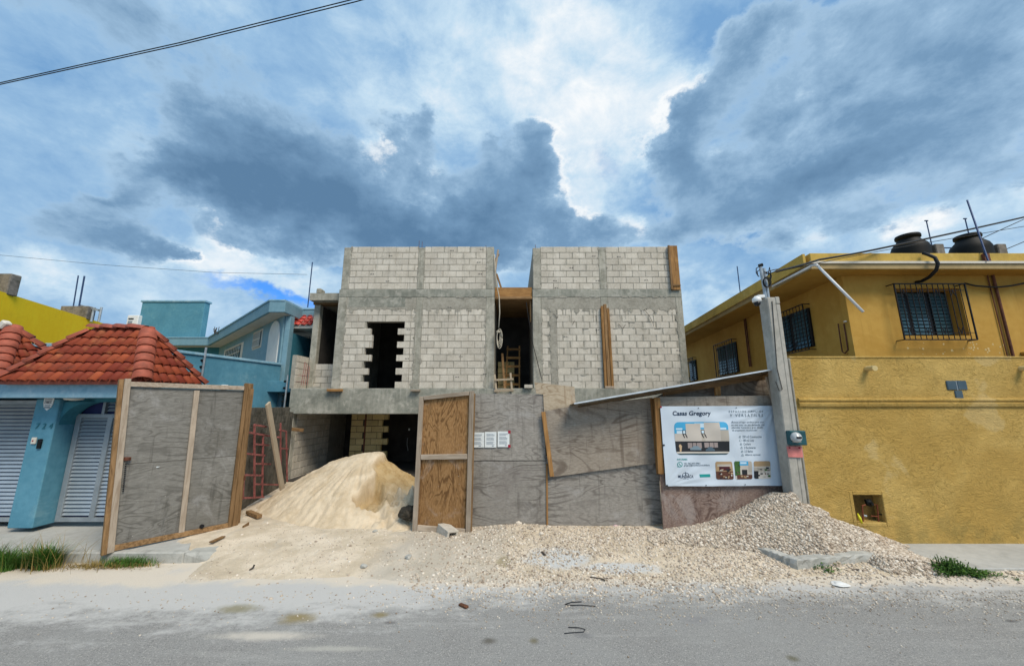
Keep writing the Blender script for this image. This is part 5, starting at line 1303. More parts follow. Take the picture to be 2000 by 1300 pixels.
ring = lambda r, n=26: [(cc[0] + r * math.cos(2 * math.pi * k / n), cc[1] + r * math.sin(2 * math.pi * k / n)) for k in range(n)]
bpoly('chat_emblem', ring(38), 'ink_teal'); bpoly('chat_emblem', [(318, 958), (322, 928), (345, 950)], 'ink_teal', .0032); bpoly('chat_emblem', ring(29), 'vinyl', .0045)
bpoly('chat_emblem', [(334, 900), (341, 897), (348, 908), (344, 914), (356, 927), (363, 923), (371, 932), (366, 940), (352, 936), (338, 920)], 'ink_teal', .0055)
btext('+51 967-473-9961', 405, 917, 232, 26, 'ink_slate', bold=.01); btext('gregory@mundaca.inmobiliaria', 405, 948, 365, 32, 'ink_slate', bold=.008)
btext('MUNDACA', 328, 1108, 212, 42, 'ink_navy', bold=.012); btext('Properties', 398, 1128, 78, 15, 'ink_navy')
bpoly('crest', [(420, 1042), (430, 1020), (440, 1042)], 'ink_navy')
for k in range(9):
    a, b_ = R(180 + k * 20), R(180 + (k + 1) * 20)
    bpoly('crest', [(432 + 46 * math.cos(a), 1068 + 36 * math.sin(a)), (432 + 46 * math.cos(b_), 1068 + 36 * math.sin(b_)), (432 + 39 * math.cos(b_), 1068 + 29 * math.sin(b_)), (432 + 39 * math.cos(a), 1068 + 29 * math.sin(a))], 'ink_navy')
bpoly('crest', [(424, 1066), (428, 1046), (436, 1046), (440, 1066)], 'ink_navy')
bpoly('green_button', [(625, 1056), (776, 1054), (779, 1094), (629, 1098)], 'ink_teal')
for (x, y, m_) in ((85, 90, 'cap_red'), (1660, 92, 'cap_red'), (1805, 1196, 'cap_red'), (168, 1212, 'cap_dark'), (126, 644, 'cap_dark'), (1724, 640, 'cap_red'), (606, 108, 'cap_dark'), (1140, 104, 'cap_dark'), (710, 1206, 'cap_dark'), (1266, 1200, 'cap_dark')):
    p = bs(*zst(x, y), .004); big = m_ == 'cap_red' or x < 200
    MB().lathe(p, [(.016 if big else .008, 0), (.016 if big else .008, .006), (.004, .009)], 10, 'y').build('bottle_cap', m_, bn)

# small things lying about the gate
hb = MB(); c = gz(871, 1057, .02); hb_root = thing('hollow_block', c, 'loose hollow concrete block lying on the rubble before the wooden gate leaf', 'block')
bmx = MB(); L_, W_, H_, t_ = .36, .15, .19, .028
bmx.box(-W_ / 2, W_ / 2, -L_ / 2, L_ / 2, 0, t_).box(-W_ / 2, W_ / 2, -L_ / 2, L_ / 2, H_ - t_ - .04, H_ - .04).box(-W_ / 2, -W_ / 2 + t_, -L_ / 2, L_ / 2, t_, H_ - t_ - .04).box(W_ / 2 - t_, W_ / 2, -L_ / 2, L_ / 2, t_, H_ - t_ - .04).box(-W_ / 2 + t_, W_ / 2 - t_, -.015, .015, t_, H_ - t_ - .04)
me = bmx.mesh('hollow_block', 'block', bevel=.004)
o = inst('shell', me, hb_root, c + V((0, .05, .045)), (R(6), R(6), R(38)), (1.35, 1.0, 1.1))
# dark crumpled bag behind the gate leaf
bgm = bmesh.new(); bmesh.ops.create_icosphere(bgm, subdivisions=4, radius=.2)
for v in bgm.verts:
    n = noise.noise(v.co * 9) * .07 + abs(noise.noise(v.co * 21)) * .05; v.co *= 1 + n * 4; v.co.z *= 1.0; v.co.x *= .85
    if v.co.z < -.12: v.co.z = -.12
me = bpy.data.meshes.new('bag'); bgm.to_mesh(me); bgm.free(); me.materials.append(M['dark_cloth'])
c = gz(795, 1006, .1); o = inst('cloth_bag', me, None, at(795, 1003, 7.14), (0, .3, .6), (.72, .8, .68)); tag(o, 'dark crumpled cloth bag slumped behind the wooden gate leaf', 'bag')
# ================================================================ RIGHT NEIGHBOUR
WYR = 6.55
wx0 = 4.82
yw = thing('ochre_wall', (6, WYR, .05), 'rough ochre rendered front wall with a moulded band at right', 'wall')
zt = at(1700, 699, WYR).z; zm = at(1800, 785, WYR).z
nx0, nx1 = at(1669, 990, WYR).x, at(1726, 990, WYR).x; nz0, nz1 = at(1700, 1020, WYR).z, at(1700, 966, WYR).z
gbx = [at(1846, 744, WYR).x, at(1865.5, 744, WYR).x, at(1885, 744, WYR).x]; gbz = [at(1865, 743, WYR).z, at(1865, 762, WYR).z, at(1865, 781, WYR).z]
def yp(name, mat, x0, x1, y0, y1, z0, z1, bevel=0, parent=yw, **kw): return MB().box(x0, x1, y0, y1, z0, z1).build(name, mat, parent, bevel=bevel, **kw)
# rough rendered face as a displaced sheet with an opening for the gas niche
def wall_sheet(x0, x1, z0, z1, step=.05):
    xs = np.linspace(x0, x1, int((x1 - x0) / step) + 1); zs = np.linspace(z0, z1, int((z1 - z0) / step) + 1); gx, gz_ = np.meshgrid(xs, zs)
    d = .012 * vnoise(gx * 1.0, gz_ * 1.5, 5, 3) + .012 * vnoise(gx, gz_, 1.2, 5)
    d = np.where((gz_ > z1 - .02) | (gz_ < z0 + .02), 0, d)
    vs = np.stack([gx, WYR + d, gz_], -1).reshape(-1, 3).tolist(); n = len(xs); fs = []
    for j in range(len(zs) - 1):
        for i in range(n - 1):
            cx, cz = (xs[i] + xs[i + 1]) / 2, (zs[j] + zs[j + 1]) / 2
            if nx0 - .02 < cx < nx1 + .02 and nz0 - .02 < cz < nz1 + .02: continue
            fs.append((j * n + i, j * n + i + 1, (j + 1) * n + i + 1, (j + 1) * n + i))
    return vs, fs
vs, fs = wall_sheet(wx0, 24, .0, zt)
MB().add(vs, fs).build('render_face', 'ochre_stucco', yw, smooth=True)
yp('niche_frame', 'ochre_stucco', nx0 - .06, nx0, WYR - .008, WYR + .2, nz0 - .06, nz1 + .06, .008); yp('niche_frame', 'ochre_stucco', nx1, nx1 + .06, WYR - .008, WYR + .2, nz0 - .06, nz1 + .06, .008)
yp('niche_frame', 'ochre_stucco', nx0, nx1, WYR - .008, WYR + .2, nz1, nz1 + .06, .008); yp('niche_frame', 'ochre_stucco', nx0, nx1, WYR - .008, WYR + .2, nz0 - .06, nz0, .008)
yp('niche_back', 'niche_brown', nx0 - .05, nx1 + .05, WYR + .17, WYR + .19, nz0 - .05, nz1 + .05)
yp('wall_core', 'ochre_stucco', wx0 + .01, 24, WYR + .2, WYR + .3, 0, zt - .003); yp('coping', 'ochre_stucco', wx0 - .01, 24, WYR - .015, WYR + .29, zt - .0, zt + .03, .01)
yp('wall_end', 'mortar', wx0 - .03, wx0 + .012, WYR - .012, WYR + .28, 0, zt - .002, .012)
prof = [(0, -.075), (-.03, -.075), (-.04, -.05), (-.045, -.02), (-.025, -.008), (-.03, .01), (-.05, .03), (-.045, .055), (-.01, .07), (0, .07)]
vs = [V((x, WYR + y, zm + z)) for x in (wx0 + .04, 24) for y, z in prof]; n = len(prof)
MB().add(vs, [(i, i + 1, n + i + 1, n + i) for i in range(n - 1)] + [tuple(range(n))]).build('moulding', 'ochre_stucco', yw)
for i, (a, b_, c_, d) in enumerate(((gbx[0], gbx[1] - .008, gbz[1] + .006, gbz[0]), (gbx[1] + .006, gbx[2], gbz[1] + .006, gbz[0]), (gbx[0] + .11, gbx[1] + .07, gbz[2], gbz[1] - .004))):
    yp('glass_block', 'glass_block', a, b_, WYR - .02, WYR + .06, c_, d, .01)
yp('block_surround', 'frame_metal', gbx[1] - .008, gbx[1] + .006, WYR - .014, WYR + .05, gbz[1], gbz[0])
for u in (1692, 1992):
    p = at(u, 719, WYR); MB().tube([p + V((-.12, .1, 0)), p + V((-.05, -.10, -.012))] if False else [p + V((.02, .1, 0)), p + V((-.0, -.16, -.012))], .045, 14).build('drain_pipe', 'pvc_ochre', yw)
# gas meter in the niche
gm_ = thing('gas_meter', at(1697, 1019, WYR + .05), 'small gas regulator with copper pipes and a yellow hose inside the wall niche', 'gas meter')
gy_ = WYR + .06
def np_(u, v): return at(u, v, gy_)
MB().tube([np_(1686, 1020), np_(1684, 987), np_(1690, 985)], .011, 7).build('pipe', 'copper_pipe', gm_); MB().tube([np_(1704, 985), np_(1713, 985), np_(1716, 1018)], .011, 7).build('pipe', 'copper_pipe', gm_)
MB().tube([np_(1701, 1007), np_(1716, 1008)], .008, 7).build('pipe', 'copper_pipe', gm_); MB().tube([np_(1716, 1003), np_(1725, 1005)], .01, 7).build('tap', 'black_iron', gm_)
rp_ = np_(1697, 982)
MB().lathe(rp_, [(.035, -.03), (.05, -.01), (.05, .02), (.03, .04), (.02, .07)], 14, 'y').build('regulator', 'black_plastic', gm_); MB().box(rp_.x - .055, rp_.x + .04, rp_.y - .02, rp_.y + .02, rp_.z + .02, rp_.z + .06).build('cap', 'black_plastic', gm_, bevel=.006)
MB().tube([np_(1686, 1006), np_(1692, 1007)], .017, 8).build('valve', 'galv', gm_)
MB().tube([at(1675, 1002, gy_ - .03), at(1679, 1011, gy_ - .06), at(1683, 1021, gy_ - .06)], [.008, .022, .016], 9).build('hose_end', 'yellow_plastic', gm_, smooth=True)

# concrete service pole
PYY = 6.5
po = thing('concrete_pole', (4.62, PYY, 0), 'square concrete service post between the banner and the ochre wall', 'post')
pxa, pxb = 4.535, 4.765; pzt = at(1500, 580, PYY).z
MB().box(pxa, pxb - .08, PYY, PYY + .24, .0, pzt).build('shaft', 'pole_concrete', po, bevel=.015); MB().box(pxb - .08, pxb, PYY + .012, PYY + .22, .0, pzt - .12).build('rib', 'pole_concrete', po, bevel=.012)
MB().box(pxb - .078, pxb - .0, PYY + .005, PYY + .2, pzt - .119, pzt + .01).build('cap_patch', 'pole_concrete', po, bevel=.012)
for (a, b_, r_, nm) in (((1496, 582), (1485, 519), .026, 'conduit'), ((1501, 580), (1492, 524), .026, 'conduit')):
    p, q = at(*a, PYY + .08), at(*b_, PYY + .08); MB().tube([p + V((0, 0, -.2)), q], r_, 10).build(nm, 'galv', po)
MB().tube([at(1485, 519, PYY + .08) + V((-.03, 0, 0)), at(1485, 517.5, PYY + .08) + V((.03, -.02, 0))], .03, 8).build('weather_head', 'black_plastic', po)
MB().tube([at(1508, 588, PYY - .01), at(1512, 640, PYY - .01), at(1518, 720, PYY - .01), at(1528, 760, PYY - .012), at(1522, 763, PYY - .012), at(1515, 745, PYY - .012)], .006, 6).build('cable', 'black_rubber', po)
for k in range(3):
    c_ = at(1496, 552, PYY + .03); MB().tube([c_ + V(((.055 + .006 * k) * math.cos(q), -.02 * k, (.085 + .006 * k) * math.sin(q))) for q in [2 * math.pi * i / 14 for i in range(15)]], .008, 5).build('cable_loop', 'black_rubber', po)
random.seed(5)
for k, pts in enumerate([[(1484, 520), (1477, 524), (1477, 533), (1482, 540)], [(1484, 527), (1479, 530), (1480, 538), (1483, 540)], [(1492, 530), (1502, 535), (1508, 532), (1520, 529)], [(1500, 538), (1503, 522), (1505, 530), (1504, 548)], [(1492, 534), (1505, 533), (1507, 540), (1505, 547)], [(1494, 532), (1510, 527), (1522, 525)]]):
    MB().tube([at(*p, PYY - .05 - .02 * k) for p in pts], .008, 5).build('service_wire', 'black_rubber', po)
cv = thing('cctv_camera', at(1478, 595, PYY), 'white dome security camera on top of the concrete service post', 'camera')
c_ = at(1478.5, 590, PYY + .05)
MB().lathe(c_, [(.06, -.0), (.075, .02), (.07, .07), (.045, .09), (.03, .11)], 18).build('housing', 'white_plastic', cv, smooth=True)
MB().lathe(c_, [(.006, -.075), (.03, -.068), (.05, -.045), (.06, -.002)], 18).build('dome', 'lens_dark', cv, smooth=True)
MB().bar(c_ + V((.02, 0, .1)), V((pxa + .01, PYY + .08, c_.z + .12)), .06, .05).build('arm', 'white_plastic', cv, bevel=.01)
em = thing('electric_meter', at(1551, 868, PYY), 'round glass electricity meter on a dark green box on the concrete post', 'electric meter')
e0, e1 = at(1537, 868, PYY), at(1564, 840, PYY)
MB().box(e0.x, e1.x, PYY - .11, PYY - .001, e0.z, e1.z).build('box', 'meter_green', em, bevel=.012)
mc = at(1553, 853.5, PYY - .12)
MB().lathe(mc, [(.082, -.0), (.085, .025), (.078, .05), (.060, .075), (.0, .082)], 24, 'y').build('dial', 'dial', em, smooth=True)
MB().box(mc.x - .035, mc.x + .045, mc.y - .088, mc.y - .078, mc.z - .012, mc.z + .016).build('register', 'lens_dark', em)
MB().tube([mc + V((.078, -.02, -.078)), mc + V((-.078, -.02, -.078))], .004, 5).build('ring_clip', 'galv', em)
ps = thing('pink_card', at(1552, 892, PYY), 'pinkish red card taped below the electricity meter', 'card')
MB().slab([at(1536, 871, PYY - .018), at(1566, 871, PYY - .018), at(1569, 893, PYY - .02), at(1540, 892, PYY - .02)], (0, -1, 0), .003).build('sheet', 'pink_sheet', ps)
for u in (1542, 1561): MB().lathe(at(u, 874, PYY - .02), [(.014, 0), (.014, .006), (.003, .008)], 9, 'y').build('bottle_cap', 'cap_red', ps)

# ochre house behind the wall
HYR = 8.0
oh = thing('ochre_house', (9, HYR, 0), 'ochre two storey house with flat roof and barred windows at right', 'house')
sdv = V((.105, .995, 0)).normalized(); snv = V((-sdv.y, sdv.x, 0))
c0 = V((7.30, HYR, 0)); ZSO = 5.04; FYR = 7.6
fx0 = at(1582, 505, FYR).x
xw0, xw1 = at(1752, 620, HYR).x, at(1889, 620, HYR).x; zw0, zw1 = at(1830, 660, HYR).z, at(1830, 561, HYR).z
def op(name, mat, x0, x1, y0, y1, z0, z1, bevel=0, parent=oh): return MB().box(x0, x1, y0, y1, z0, z1).build(name, mat, parent, bevel=bevel)
ox0, ox1 = at(1758, 610, HYR).x, at(1884, 610, HYR).x; oz0, oz1 = at(1830, 655, HYR).z, at(1830, 563, HYR).z
for a in ((c0.x, ox0, 0, ZSO), (ox1, 26, 0, ZSO), (ox0, ox1, 0, oz0), (ox0, ox1, oz1, ZSO)): op('front_wall', 'ochre_paint', a[0], a[1], HYR, HYR + .15, a[2], a[3])
for a in ((ox0 - .1, ox0, oz0 - .1, oz1 + .1), (ox1, ox1 + .1, oz0 - .1, oz1 + .1), (ox0 - .1, ox1 + .1, oz0 - .1, oz0), (ox0 - .1, ox1 + .1, oz1, oz1 + .1)): op('reveal', 'ochre_paint', a[0], a[1], HYR + .151, HYR + .28, a[2], a[3])
wf = op('window', 'black_iron', ox0, ox1, HYR + .27, HYR + .29, oz0, oz1)
ww = (ox1 - ox0)
for k in range(3):
    a, b_ = ox0 + ww * (k / 3) + .05, ox0 + ww * ((k + 1) / 3) - .05
    for j in range(12):
        z = oz0 + .06 + (oz1 - oz0 - .1) * j / 12; MB().bar((a, HYR + .255, z + .045), (b_, HYR + .255, z + .045), (oz1 - oz0) / 12.9, .008, (0, -.93, .35)).build('glass_slat', 'window_glass', wf)
def iron_grille(parent, A, B_, z0, z1, n, nrm):
    gr = MB(); A, B_, n_ = V(A), V(B_), V(nrm)
    for k in range(n + 1):
        p = A.lerp(B_, k / n); w = .011 if 0 < k < n else .022; gr.bar(V((p.x, p.y, z0)), V((p.x, p.y, z1)), w, w, n_)
    for z, w in ((z0, .022), (z1, .022), (z0 + (z1 - z0) * .12, .01), (z1 - (z1 - z0) * .12, .01)): gr.bar(V((A.x, A.y, z)), V((B_.x, B_.y, z)), w, w, n_)
    for k in range(1, n - 1, 3):                       # curled leaves between the bars
        for zc, sg in ((z0 + .28, 1), (z1 - .28, -1)):
            p, q = A.lerp(B_, k / n), A.lerp(B_, (k + 1) / n)
            for s_ in (p, q):
                o_ = q if s_ is p else p
                gr.tube([V((s_.x, s_.y, zc)), V(((s_.x * .7 + o_.x * .3), (s_.y * .7 + o_.y * .3), zc - .06 * sg)), V((s_.x * .5 + o_.x * .5, s_.y * .5 + o_.y * .5, zc - .16 * sg))], .008, 4)
    gr.build('grille', 'black_iron', parent)
    for e in (A, B_):
        for z in (z0, z1): MB().bar(V((e.x, e.y, z)), V((e.x, e.y, z)) - n_ * .2, .018, .018, (0, 0, 1)).build('grille_tie', 'black_iron', parent)
gA, gB = at(1748, 555, HYR - .17), at(1886, 555, HYR - .17); gz0 = at(1770, 663, HYR - .17).z; gz1 = at(1770, 554, HYR - .17).z
gA.x = (gA.x + at(1765, 663, HYR - .17).x) / 2; gB.x = (gB.x + at(1907, 664, HYR - .17).x) / 2
iron_grille(wf, (gA.x, HYR - .17, 0), (gB.x, HYR - .17, 0), gz0, gz1, 13, (0, -1, 0))
MB().bar(c0 + sdv * .05 + V((0, 0, ZSO / 2)) - snv * .1, c0 + sdv * 14 + V((0, 0, ZSO / 2)) - snv * .1, ZSO, .15, snv).build('side_wall', 'ochre_paint', oh)
fc0 = V((fx0, FYR, 0)); fc1 = fc0 + sdv * 13
def roofpoly(off, z, th, name, mat, bevel=0):
    a = fc0 + V((off, off, 0)); b_ = fc1 + V((off, 0, 0))
    return MB().slab([V((a.x, a.y, z)), V((26, a.y, z)), V((26, 22, z)), V((b_.x, b_.y, z))], (0, 0, 1), th).build(name, mat, oh, bevel=bevel)
roofpoly(.0, 5.15, .11, 'roof_slab', 'eave_band'); roofpoly(.02, 5.039, .01, 'soffit', 'ochre_paint'); roofpoly(-.03, 5.20, .048, 'drip_edge', 'cream_paint'); roofpoly(.06, 5.415, .214, 'parapet', 'ochre_eave', .01)
MB().bar(fc0 + V((-.02, .1, 5.28)) - snv * -.02, fc1 + V((0, 0, 5.28)) - snv * -.02, .265, .05, snv).build('side_fascia', 'ochre_eave', oh)
# side windows
def side_window(ul, ur, vtr, vbr, n, label=None):
    P = c0 + snv * .02
    pr = onp(ur, vtr, P, sdv); zt_ = pr.z; zb_ = onp(ur, vbr, P, sdv).z; pl = onp(ul, (vtr + vbr) / 2, P, sdv)
    A, B_ = V((pl.x, pl.y, 0)), V((pr.x, pr.y, 0))
    w = MB().slab([A + V((0, 0, zb_)), B_ + V((0, 0, zb_)), B_ + V((0, 0, zt_)), A + V((0, 0, zt_))], snv, .04).build('window', 'black_iron', oh)
    for k in range(2):
        a, b_ = A.lerp(B_, k / 2 + .05) + snv * .012, A.lerp(B_, k / 2 + .45) + snv * .012
        for j in range(10):
            z = zb_ + (zt_ - zb_) * (j + .5) / 10; MB().bar(a + V((0, 0, z)), b_ + V((0, 0, z)), (zt_ - zb_) / 10.6, .008, snv + V((0, 0, .35))).build('glass_slat', 'window_glass', w)
    iron_grille(w, A + snv * .12, B_ + snv * .12, zb_ - .08, zt_ + .1, n, snv)
side_window(1515, 1578, 601, 678, 11); side_window(1402, 1436, 667, 727, 8); side_window(1347, 1358, 702, 742, 6)
for u, va, vb in ((1654, 626, 686), (1643, 635, 690)):
    pass
def on_side(u, v, off=.03): return onp(u, v, c0 + snv * off, sdv)
o = MB().tube([on_side(1637, 632), on_side(1641, 660), on_side(1645, 686), on_side(1650, 690), on_side(1656, 683), on_side(1652, 655), on_side(1648, 632)], .014, 6).build('looped_cable', 'rust_pipe'); tag(o, 'brown looped cable hanging on the side wall of the ochre house', 'cable')
MB().lathe(on_side(1651, 629), [(.03, 0), (.035, .02), (.02, .03)], 10).build('fitting', 'cream_paint', oh)
for (a, b_) in (((1456, 622), (1468, 715)), ((1453, 622), (1463, 716))):
    MB().tube([on_side(*a), V((on_side(*a).x, on_side(*a).y, on_side(*b_).z))], .02, 6).build('side_pipe', 'rust_pipe', oh)
pa, pb = at(1934, 530, HYR - .03), at(1980, 697, HYR - .03); px_ = (pa.x + pb.x) / 2
MB().tube([V((px_, HYR - .04, pb.z - .5)), V((px_, HYR - .04, ZSO - .01))], .026, 8).build('down_pipe', 'rust_pipe', oh); MB().tube([V((px_ - .1, HYR - .025, pb.z - .5)), V((px_ - .1, HYR - .025, ZSO - .01))], .012, 6).build('down_pipe', 'rust_pipe', oh)
op('ledge', 'ochre_paint', at(1992, 688, HYR).x, 14, HYR - .1, HYR - .001, at(1995, 690, HYR).z - .04, at(1995, 690, HYR).z + .03, .01)
pk = MB(); random.seed(8)
for k in range(34):
    u, v = (random.uniform(1755, 1965), random.uniform(669, 692)) if k < 22 else (random.gauss(1899, 7), random.gauss(683, 6))
    p = at(u, min(v, 695), HYR - .002); s_ = random.uniform(.008, .028); pk.slab([p + V((s_ * math.cos(q) * random.uniform(.5, 1.2), 0, s_ * math.sin(q) * random.uniform(.5, 1.2))) for q in [i * 1.05 for i in range(6)]], (0, -1, 0), .003)
pk.build('paint_chips', 'pvc_ochre', oh, kind='stuff')
# white rain pipe in two runs
wp_ = thing('white_pipe', at(1592, 515, 7.4), 'white plastic rain pipe jutting from the eave corner of the ochre house', 'pipe')
e0_, e1_ = onp(1509, 559, fc0 + snv * .06, sdv), fc0 + snv * .07 + V((.0, -.02, 0)); e1_ = onp(1590, 517, fc0 + snv * .06, sdv)
j_ = at(1594, 516, e1_.y - .04)
MB().tube([e0_, e1_], .024, 12).build('run', 'pvc', wp_, smooth=True)
end_ = at(1686, 609, 6.9)
MB().tube([j_, end_], .024, 14).build('run', 'pvc', wp_, smooth=True); MB().tube([e1_ + V((-.06, .04, -.02)), (e1_ + j_) / 2, j_ + (end_ - j_) * .05], .03, 12).build('elbow', 'pvc', wp_, smooth=True)
# water tanks
tk_l = ['black water tank on the ochre roof, the left one with a hose at its foot', 'black water tank on the ochre roof, the right one behind a leaning rod']
for i, (u, s_) in enumerate(((1776, 1.0), (1893, 1.02))):
    Yt = 10.6; top = at(u, 459.5, Yt); c_ = V((at(u, 480, Yt).x, Yt, 5.42))
    tk = thing('water_tank', c_, tk_l[i], 'water tank', 'water tanks on the ochre roof'); H = top.z - c_.z
    st = .43 * s_
    MB().lathe(c_, [(st * .98, 0), (st, .05), (st, H - .52), (st * .985, H - .44), (st * .9, H - .34), (st * .62, H - .20), (st * .60, H - .16)], 32).build('body', 'black_plastic', tk, smooth=True)
    MB().lathe(c_ + V((0, 0, H - .158)), [(st * .6, 0), (st * .6, .04), (st * .66, .045), (st * .67, .10), (st * .64, .14), (.02, .16)], 32).build('lid', 'black_plastic', tk, smooth=True)
    MB().tube([c_ + V((st + .22, -.1, H - .9)), c_ + V((st + .1, -.1, H - .9)), c_ + V((st - .05, -.05, H - .9))], .04, 8).build('outlet', 'galv', tk)
    op('tank_plinth', 'roof_block_dark', c_.x + st * .85, c_.x + st * 1.45, Yt - .35, Yt + .2, 5.418, top.z - .42, .02)
rod_l = ['upright thin rod with a flat head right of the left water tank', 'upright thin rod with a flat head behind the right water tank']
for i, (a, b_) in enumerate((((1819, 497), (1814, 431)), ((1897, 490), (1888, 427)))):
    p, q = at(*a, 11.4), at(*b_, 11.4); p.z = 5.42; q.x = p.x = at(*b_, 11.4).x * .5 + p.x * .5
    o = MB().tube([p, q], .017, 6).build('roof_rod', 'rod_blue'); tag(o, rod_l[i], 'rod'); MB().tube([q + V((-.05, 0, 0)), q + V((.05, 0, 0))], .02, 6).build('rod_head', 'rod_blue', o)
o = MB().tube([at(1930, 509, FYR - .06), at(1889, 391, FYR + .3)], .017, 6).build('leaning_rod', 'rod_blue'); tag(o, 'long blue rod leaning out over the parapet beside the right water tank', 'rod')
MB().box(*(lambda p: (p.x - .06, p.x + .06, p.y - .0, p.y + .05, p.z - .12, p.z + .1))(at(1929, 503, FYR + .0))).build('rod_bracket', 'rust_pipe', o)
p, q = at(1448, 590, 14), at(1442, 520, 14); q.x = p.x
o = MB().tube([V((p.x, 14, 5.42)), q], .018, 6).build('roof_rod', 'rod_blue'); tag(o, 'lone thin rod on the ochre house roof left of the service post', 'rod')
o = MB().tube([at(1803, 494, FYR + .0), at(1812, 497, FYR - .06), at(1826, 503, FYR - .12), at(1832, 515, FYR - .14), at(1828, 528, FYR - .08), at(1815, 541, FYR + .1), at(1800, 549, FYR + .25), at(1789, 551, HYR - .04)], .033, 9).build('black_hose', 'black_rubber', smooth=True); tag(o, 'thick black hose looping from the roof to the barred window', 'hose')
o = MB().tube([at(1884, 553, HYR - .06), at(1905, 558, HYR - .08), at(1945, 561, HYR - .1), at(1975, 558, HYR - .1), at(2010, 551, HYR - .08)], .018, 6).build('wall_cable', 'black_rubber', smooth=True); tag(o, 'sagging dark cable on the ochre wall right of the barred window', 'cable')

# overhead wires
def wire(pts, r, label, mat='black_rubber', sag=.0):
    P = [V(p) for p in pts]; q = []
    for a, b_ in zip(P[:-1], P[1:]):
        for k in range(12): f = k / 12; q.append(a.lerp(b_, f) + V((0, 0, -sag * 4 * f * (1 - f))))
    q.append(P[-1]); o = MB().tube(q, r, 6).build('overhead_wire', mat, smooth=True); tag(o, label, 'wire'); return o
wire([at(1516, 530, PYY - .05), at(1600, 507, 7.2), at(1720, 485, 7.6), at(2000, 424, 8.6), at(2400, 310, 9)], .02, 'thick black service wire running right from the concrete post over the water tanks', sag=.01)
wire([at(1495, 535, PYY + .1), at(1650, 503, 7.3), at(1780, 479, 8), at(2000, 442, 9), at(2300, 392, 10)], .007, 'thin wire just under the thick service wire at upper right')
wire([at(1915, 467, 12), at(2000, 428, 12.5), at(2300, 300, 13)], .014, 'thin wire rising steeply to the right from the right water tank')
wire([at(1945, 495, 12), at(2000, 472, 12.2), at(2300, 345, 13)], .014, 'lowest thin wire at the right edge above the ochre roof')
pr_ = thing('twin_cable', at(350, 90, 6), 'twin black cable crossing the sky at upper left', 'wire')
for dv in (0, 6):
    q = [at(-260, 222 + dv, 7.0), at(0, 162 + dv * .55, 6.6), at(350, 84 + dv * .75, 6.0), at(694, -2 + dv, 5.5), at(900, -60 + dv, 5.2)]
    MB().tube(q, .009, 6).build('strand', 'black_rubber', pr_, smooth=True)
wire([at(-200, 478, 12.5), at(0, 498, 12.5), at(200, 517, 12.6), at(420, 532, 12.65), at(600, 536, 12.7)], .0055, 'hair thin wire running to the blue rod by the unfinished house')
o = MB().tube([at(1838, 484, 11.4), at(1858, 484, 11.4)], .02, 6).build('tank_pipe', 'rod_blue'); tag(o, 'short horizontal pipe between the two water tanks', 'pipe')

# ================================================================ GRAVEL, GRASS, LITTER
def ground_z(x, y): return lot_h(x, y)
gh = grid_mesh('gravel_heap', 'gravel_bed', 1.9, 7.0, 5.2, 6.95, .03, lambda x, y: np.maximum(lot_h(x, y), np.where((x > 4.95) & (y > 5.66), .05, -9)) * 1 + heap_h(x, y), keep=lambda x, y, h: (heap_h(x, y) > .015) & ~((x > 4.80) & (y > WYR + .03)))
tag(gh, 'large heap of pale crushed gravel piled against the ochre wall and concrete post', 'gravel heap')
def ico():
    bm = bmesh.new(); bmesh.ops.create_icosphere(bm, subdivisions=1, radius=1); v = np.array([q.co[:] for q in bm.verts]); f = np.array([[q.index for q in p.verts] for p in bm.faces]); bm.free(); return v, f
IV, IF = ico()
def stones(name, P, rad, mat='gravel', parent=None, **kw):
    n = len(P); rs = np.random.RandomState(len(P)); k = len(IV)
    v = IV[None] * (1 + .45 * (rs.rand(n, k, 1) - .5)); v = v * np.stack([.8 + .7 * rs.rand(n), .8 + .7 * rs.rand(n), .5 + .45 * rs.rand(n)], -1)[:, None]
    a, b_ = rs.rand(n) * 6.28, rs.rand(n) * 1.2 - .6
    ca, sa, cb, sb = np.cos(a), np.sin(a), np.cos(b_), np.sin(b_)
    x, y, z = v[..., 0], v[..., 1], v[..., 2]
    x, z = x * cb[:, None] - z * sb[:, None], x * sb[:, None] + z * cb[:, None]; x, y = x * ca[:, None] - y * sa[:, None], x * sa[:, None] + y * ca[:, None]
    v = np.stack([x, y, z], -1) * rad[:, None, None] + P[:, None]
    f = (IF[None] + (np.arange(n) * k)[:, None, None]).reshape(-1, 3); v = v.reshape(-1, 3)
    me = bpy.data.meshes.new(name); me.vertices.add(len(v)); me.vertices.foreach_set('co', v.astype(np.float32).ravel())
    me.loops.add(f.size); me.loops.foreach_set('vertex_index', f.astype(np.int32).ravel()); me.polygons.add(len(f)); me.polygons.foreach_set('loop_start', np.arange(0, f.size, 3, dtype=np.int32)); me.polygons.foreach_set('loop_total', np.full(len(f), 3, np.int32))
    me.update(calc_edges=True); me.materials.append(M[mat])
    at_ = me.attributes.new('tone', 'FLOAT', 'POINT'); at_.data.foreach_set('value', np.repeat(rs.rand(n), k).astype(np.float32))
    o = bpy.data.objects.new(name, me); COL.objects.link(o)
    if parent: o.location = -wl(parent); o.parent = parent
    tag(o, kind='stuff', **kw); return o
rs = np.random.RandomState(4)
n = 70000; x = rs.uniform(1.9, 7.0, n); y = rs.uniform(5.2, 6.95, n); hh = heap_h(x, y); k = (hh > .012) & ~((x > 4.8) & (y > WYR - .02)) & ~((x > 4.42) & (x < 4.8) & (y > PYY))
x, y, hh = x[k][:26000], y[k][:26000], hh[k][:26000]
base = np.where((x > 4.95) & (y > 5.66), .05, lot_h(x, y))
stones('loose_gravel', np.stack([x, y, base + hh + .002], -1), .005 + .017 * rs.rand(len(x)) ** 2.0, parent=gh)
n = 120000; x = rs.uniform(-3.2, 8.0, n); y = rs.uniform(4.75, 7.2, n); ye = edge_y(x)
